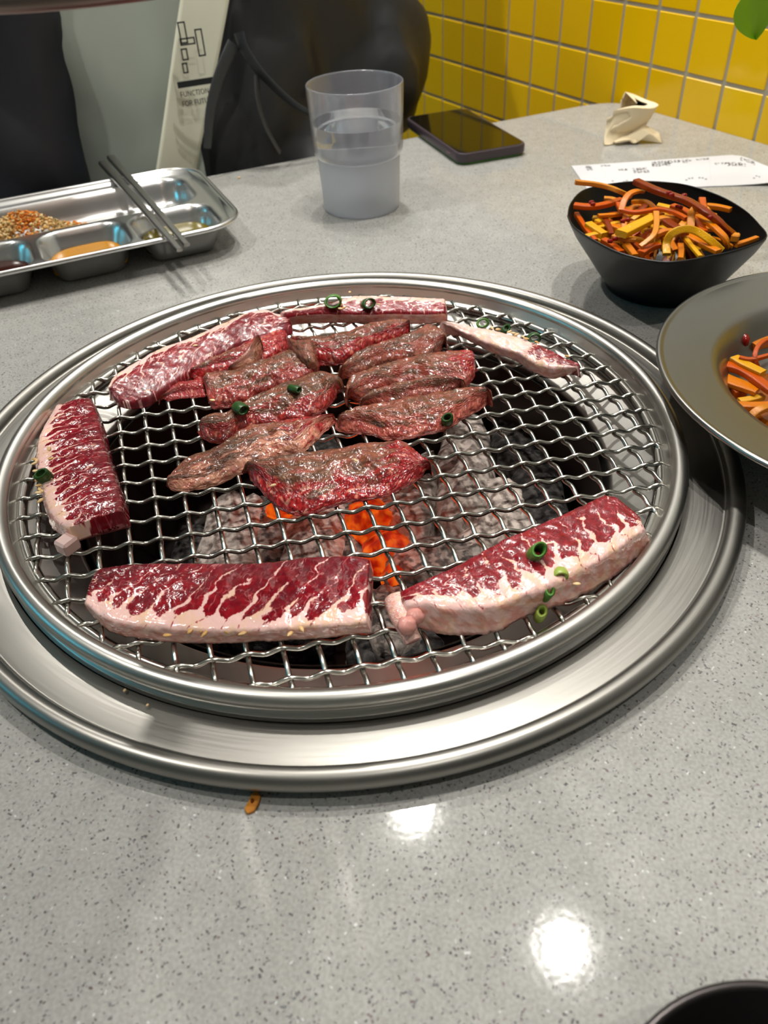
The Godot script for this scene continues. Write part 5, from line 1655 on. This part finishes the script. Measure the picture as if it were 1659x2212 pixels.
func build_hood() -> void:
	var c := Vector3(-0.1035, 0.2268, -0.370)
	var t := thing("exhaust_hood", "round steel exhaust hood hanging low over the grill", "hood", c)
	var r := 0.083
	var pr: Array = []
	pr.append_array(arc(Vector2(r - 0.003, 0.003), 0.003, -170, 90, 10))
	pr.append_array([Vector2(r - 0.012, 0.02), Vector2(0.052, 0.07), Vector2(0.048, 0.10), Vector2(0.048, CEIL_Y - c.y), Vector2(0.046, CEIL_Y - c.y), Vector2(0.046, 0.10), Vector2(0.050, 0.07), Vector2(r - 0.014, 0.02)])
	put("duct", lathe(pr, Vector3.ZERO, 72).mesh(), steel("hood_steel", Color(0.50, 0.44, 0.41), 0.35), t)

func build_neon() -> void:
	# a blue-green light tube high on the left wall
	var at := Vector3(-3.28, 1.05, -0.2)
	var t := thing("neon_tube", "long cyan light tube mounted high on the left wall", "lamp", at)
	var g := StandardMaterial3D.new()
	g.albedo_color = rgb(60, 200, 210)
	g.emission_enabled = true
	g.emission = Color(0.25, 0.85, 1.0)
	g.emission_energy_multiplier = 8.0
	var s := Shape.new()
	pipe(s, PackedVector3Array([Vector3(0, 0, -0.8), Vector3(0, 0, 0), Vector3(0, 0, 0.8)]), 0.022, 0.022, 12)
	var br := box(Vector3(-0.03, 0, 0), Vector3(0.03, 0.03, 1.66), 0.004)
	var hb := put("bracket", br.mesh(), mat("lamp_black", rgb(28, 28, 30), 0.5), t)
	put("tube", s.mesh(), g, hb)
	var al := AreaLight3D.new()
	al.name = "neon_light"
	al.area_size = Vector2(1.6, 0.04)
	al.light_color = Color(0.35, 0.88, 1.0)
	al.light_energy = 0.5
	al.area_range = 8.0
	al.area_attenuation = 2.0
	al.shadow_enabled = true
	add_child(al)
	al.look_at_from_position(at + Vector3(0.03, 0, 0), at + Vector3(1, -0.2, 0), Vector3.UP)

func build_person() -> void:
	var at := Vector3(-0.2587, FLOOR_Y, -0.9643)
	var t := thing("person", "seated person in a dark open jacket over a white printed shirt", "person", at)
	t.rotation.y = deg_to_rad(22.25)
	var Y := -FLOOR_Y
	var skinm := mat("skin", rgb(206, 160, 132), 0.5)
	var p := func(a: float, y: float, b: float) -> Vector3: return Vector3(a, y + Y, b)
	# skin: head, neck and hands
	var head := [[p.call(0, 0.50, -0.06), p.call(0, 0.60, -0.03), 0.055, 0.052], [p.call(0, 0.66, 0.0), p.call(0, 0.73, -0.01), 0.072, 0.088, 1.1], [p.call(0, 0.62, 0.035), p.call(0, 0.63, 0.04), 0.042, 0.04], [p.call(0, 0.675, 0.088), p.call(0, 0.655, 0.105), 0.011, 0.015], [p.call(0.078, 0.67, -0.01), p.call(0.08, 0.69, -0.012), 0.016, 0.018], [p.call(-0.078, 0.67, -0.01), p.call(-0.08, 0.69, -0.012), 0.016, 0.018], [p.call(-0.018, 0.622, 0.075), p.call(0.018, 0.622, 0.075), 0.010, 0.010], [p.call(0, 0.5, -0.07), p.call(0, 0.02, -0.04), 0.07, 0.11]]
	for s in [-1.0, 1.0]:
		var w: Vector3 = p.call(s * 0.11, -0.13, 0.16)
		head.append([p.call(s * 0.17, -0.10, 0.10), w, 0.034, 0.026])
		head.append([w, w + Vector3(-s * 0.03, -0.015, 0.06), 0.026, 0.03])
		for k in 4:
			var q: Vector3 = w + Vector3(-s * 0.03 + (k - 1.5) * 0.019, -0.018, 0.085)
			head.append([q, q + Vector3(0, -0.012, 0.034 - 0.006 * absf(k - 1.3)), 0.0095, 0.009])
			head.append([q + Vector3(0, -0.012, 0.034 - 0.006 * absf(k - 1.3)), q + Vector3(0, -0.034, 0.048 - 0.006 * absf(k - 1.3)), 0.009, 0.008])
		head.append([w + Vector3(-s * 0.01, -0.01, 0.03), w + Vector3(-s * 0.062, -0.012, 0.062), 0.013, 0.010])
	put("body", body_shape(head, 0.009, 0.016).mesh(), skinm, t)
	for s in [-1.0, 1.0]:
		var eye := Shape.new()
		lump(eye, p.call(s * 0.031, 0.69, 0.079), Vector3(0.012, 0.007, 0.008), 0.0, 0.1, 1, Basis(), 12)
		put("eye", eye.mesh(), mat("eye_dark", rgb(30, 24, 22), 0.2), t)
	put("hair", body_shape([[p.call(0, 0.74, -0.03), p.call(0, 0.76, -0.01), 0.096, 0.092], [p.call(-0.06, 0.69, -0.05), p.call(0.06, 0.69, -0.05), 0.05, 0.05]], 0.012, 0.03, 0.003).mesh(), mat("hair_black", rgb(24, 20, 19), 0.5), t)
	# white shirt, the shade over it put into a grey-green cloth colour
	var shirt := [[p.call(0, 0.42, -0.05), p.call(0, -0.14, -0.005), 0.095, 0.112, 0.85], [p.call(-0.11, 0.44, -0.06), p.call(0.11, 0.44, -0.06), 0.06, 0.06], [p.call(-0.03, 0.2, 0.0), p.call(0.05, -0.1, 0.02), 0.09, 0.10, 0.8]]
	var sm := mat("shirt_shaded_cloth", rgb(150, 158, 148), 0.85)
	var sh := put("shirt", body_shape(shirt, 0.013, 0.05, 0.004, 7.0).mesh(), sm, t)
	# lit part of the same shirt, its light painted as a raised white panel
	var rows := []
	for i in 25:
		var k := i / 24.0
		var y := lerpf(0.34, -0.06, k)
		var left := 0.43 * y
		var row := PackedVector3Array()
		for j in 13:
			var a := lerpf(left, left + 0.048, j / 12.0)
			var z := 0.112 - 1.4 * pow(a - 0.02, 2.0) - 0.012 * (1.0 - k) + 0.006 * sin(a * 60.0 + k * 2.0)
			row.append(p.call(a, y, z))
		rows.append(row)
	put("shirt_lit_panel", sheet_mesh(rows, 0.003, Vector3(0, 0, 1)).mesh(), mat("shirt_lit_cloth", rgb(226, 226, 206), 0.85), sh)
	var ink := mat("print_black", rgb(30, 32, 34), 0.8)
	put("print_bar", box(p.call(0.058, 0.079, 0.1175), Vector3(0.036, 0.0055, 0.0012), 0.0, Vector3.RIGHT, Vector3.UP, Vector3.BACK).mesh(), ink, sh)
	var font := SystemFont.new()
	font.font_names = PackedStringArray(["Droid Sans"])
	var y := 0.0705
	for line in ["FUNCTION", "FOR FUTURE"]:
		var tm := TextMesh.new()
		tm.text = line
		tm.font = font
		tm.font_size = 32
		tm.pixel_size = 0.00019
		tm.depth = 0.0008
		tm.horizontal_alignment = HORIZONTAL_ALIGNMENT_LEFT
		put("print_lettering", tm, ink, sh, p.call(0.0405, y, 0.1185))
		y -= 0.0085
	for q in [[0.055, 0.122, 0.006, 0.017], [0.058, 0.1145, 0.0135, 0.005], [0.053, 0.104, 0.005, 0.009], [0.051, 0.0925, 0.004, 0.008], [0.070, 0.112, 0.006, 0.022]]:
		var bs := Shape.new()
		var z: float = 0.1165 - 0.02 * (q[1] - 0.06)
		for e in [[0, 0.5, 1, 0], [0, -0.5, 1, 0], [0.5, 0, 0, 1], [-0.5, 0, 0, 1]]:
			add_box(bs, p.call(q[0] + e[0] * q[2], q[1] + e[1] * q[3], z), Vector3(q[2] + 0.0012 if e[2] else 0.0012, q[3] + 0.0012 if e[3] else 0.0012, 0.001), 0.0)
		put("print_outline", bs.mesh(), ink, sh)
	# jacket: two hanging fronts, shoulders, sleeves
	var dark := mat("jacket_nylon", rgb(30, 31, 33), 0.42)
	var jr := [[p.call(0.205, 0.28, 0.0), p.call(0.090, -0.14, 0.055), 0.085, 0.090, 0.9], [p.call(0.14, 0.40, -0.05), p.call(0.20, 0.26, 0.0), 0.08, 0.085], [p.call(0.13, 0.44, -0.06), p.call(0.20, 0.42, -0.06), 0.075, 0.075], [p.call(0.21, 0.41, -0.05), p.call(0.275, 0.05, -0.01), 0.072, 0.088], [p.call(0.275, 0.05, -0.01), p.call(0.17, -0.10, 0.10), 0.088, 0.055], [p.call(0.1, 0.40, -0.09), p.call(0.1, -0.12, -0.08), 0.09, 0.10]]
	var rj := put("jacket", body_shape(jr, 0.012, 0.035, 0.010, 8.0, 6).mesh(), dark, t)
	var jl := [[p.call(-0.075, 0.30, 0.01), p.call(-0.178, -0.14, 0.055), 0.085, 0.095, 0.9], [p.call(-0.12, 0.40, -0.05), p.call(-0.08, 0.28, 0.0), 0.08, 0.085], [p.call(-0.13, 0.44, -0.06), p.call(-0.20, 0.42, -0.06), 0.075, 0.075], [p.call(-0.21, 0.41, -0.05), p.call(-0.27, 0.05, -0.01), 0.072, 0.082], [p.call(-0.27, 0.05, -0.01), p.call(-0.17, -0.10, 0.10), 0.08, 0.055], [p.call(-0.1, 0.40, -0.09), p.call(-0.1, -0.12, -0.08), 0.09, 0.10]]
	put("jacket", body_shape(jl, 0.012, 0.035, 0.008, 8.0, 9).mesh(), mat("jacket_navy", rgb(22, 25, 34), 0.5), t)
	var stool := thing("stool", "round black stool under the seated person", "stool", at)
	put("seat", lathe([Vector2(0.0, 0.40), Vector2(0.16, 0.40), Vector2(0.175, 0.415), Vector2(0.175, 0.435), Vector2(0.16, 0.447), Vector2(0.0, 0.447)], Vector3.ZERO, 48).mesh(), mat("stool_seat", rgb(30, 28, 28), 0.5), stool)
	put("post", lathe([Vector2(0.0, 0.02), Vector2(0.03, 0.02), Vector2(0.03, 0.40), Vector2(0.0, 0.40)], Vector3.ZERO, 24).mesh(), mats["leg_steel"], stool)
	put("base", lathe([Vector2(0.0, 0.0), Vector2(0.19, 0.0), Vector2(0.19, 0.008), Vector2(0.05, 0.022), Vector2(0.0, 0.022)], Vector3.ZERO, 48).mesh(), mats["leg_steel"], stool)
	# jacket folds, their highlights painted in as a lighter grey
	var inv := t.transform.affine_inverse()
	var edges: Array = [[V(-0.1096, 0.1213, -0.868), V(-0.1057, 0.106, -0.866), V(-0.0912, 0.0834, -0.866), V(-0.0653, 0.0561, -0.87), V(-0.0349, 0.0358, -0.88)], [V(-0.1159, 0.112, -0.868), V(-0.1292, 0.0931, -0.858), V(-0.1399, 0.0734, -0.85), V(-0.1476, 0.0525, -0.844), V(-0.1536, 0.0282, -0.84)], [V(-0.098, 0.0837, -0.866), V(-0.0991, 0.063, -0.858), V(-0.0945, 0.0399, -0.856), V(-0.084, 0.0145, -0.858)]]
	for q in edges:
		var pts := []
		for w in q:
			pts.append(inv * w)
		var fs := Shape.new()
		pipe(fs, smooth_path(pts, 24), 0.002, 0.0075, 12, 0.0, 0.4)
		put("jacket_fold", fs.mesh(), mat("jacket_fold_highlight", rgb(50, 53, 55), 0.45), rj)
	var legs := []
	for s in [-1.0, 1.0]:
		legs.append([p.call(s * 0.09, -0.22, -0.04), p.call(s * 0.11, -0.23, 0.36), 0.082, 0.065])
		legs.append([p.call(s * 0.11, -0.23, 0.36), p.call(s * 0.11, -0.68, 0.33), 0.062, 0.045])
		legs.append([p.call(s * 0.11, -0.71, 0.30), p.call(s * 0.12, -0.715, 0.44), 0.036, 0.033])
	put("trousers", body_shape(legs, 0.016, 0.04).mesh(), mat("trousers_black", rgb(30, 30, 34), 0.8), t)
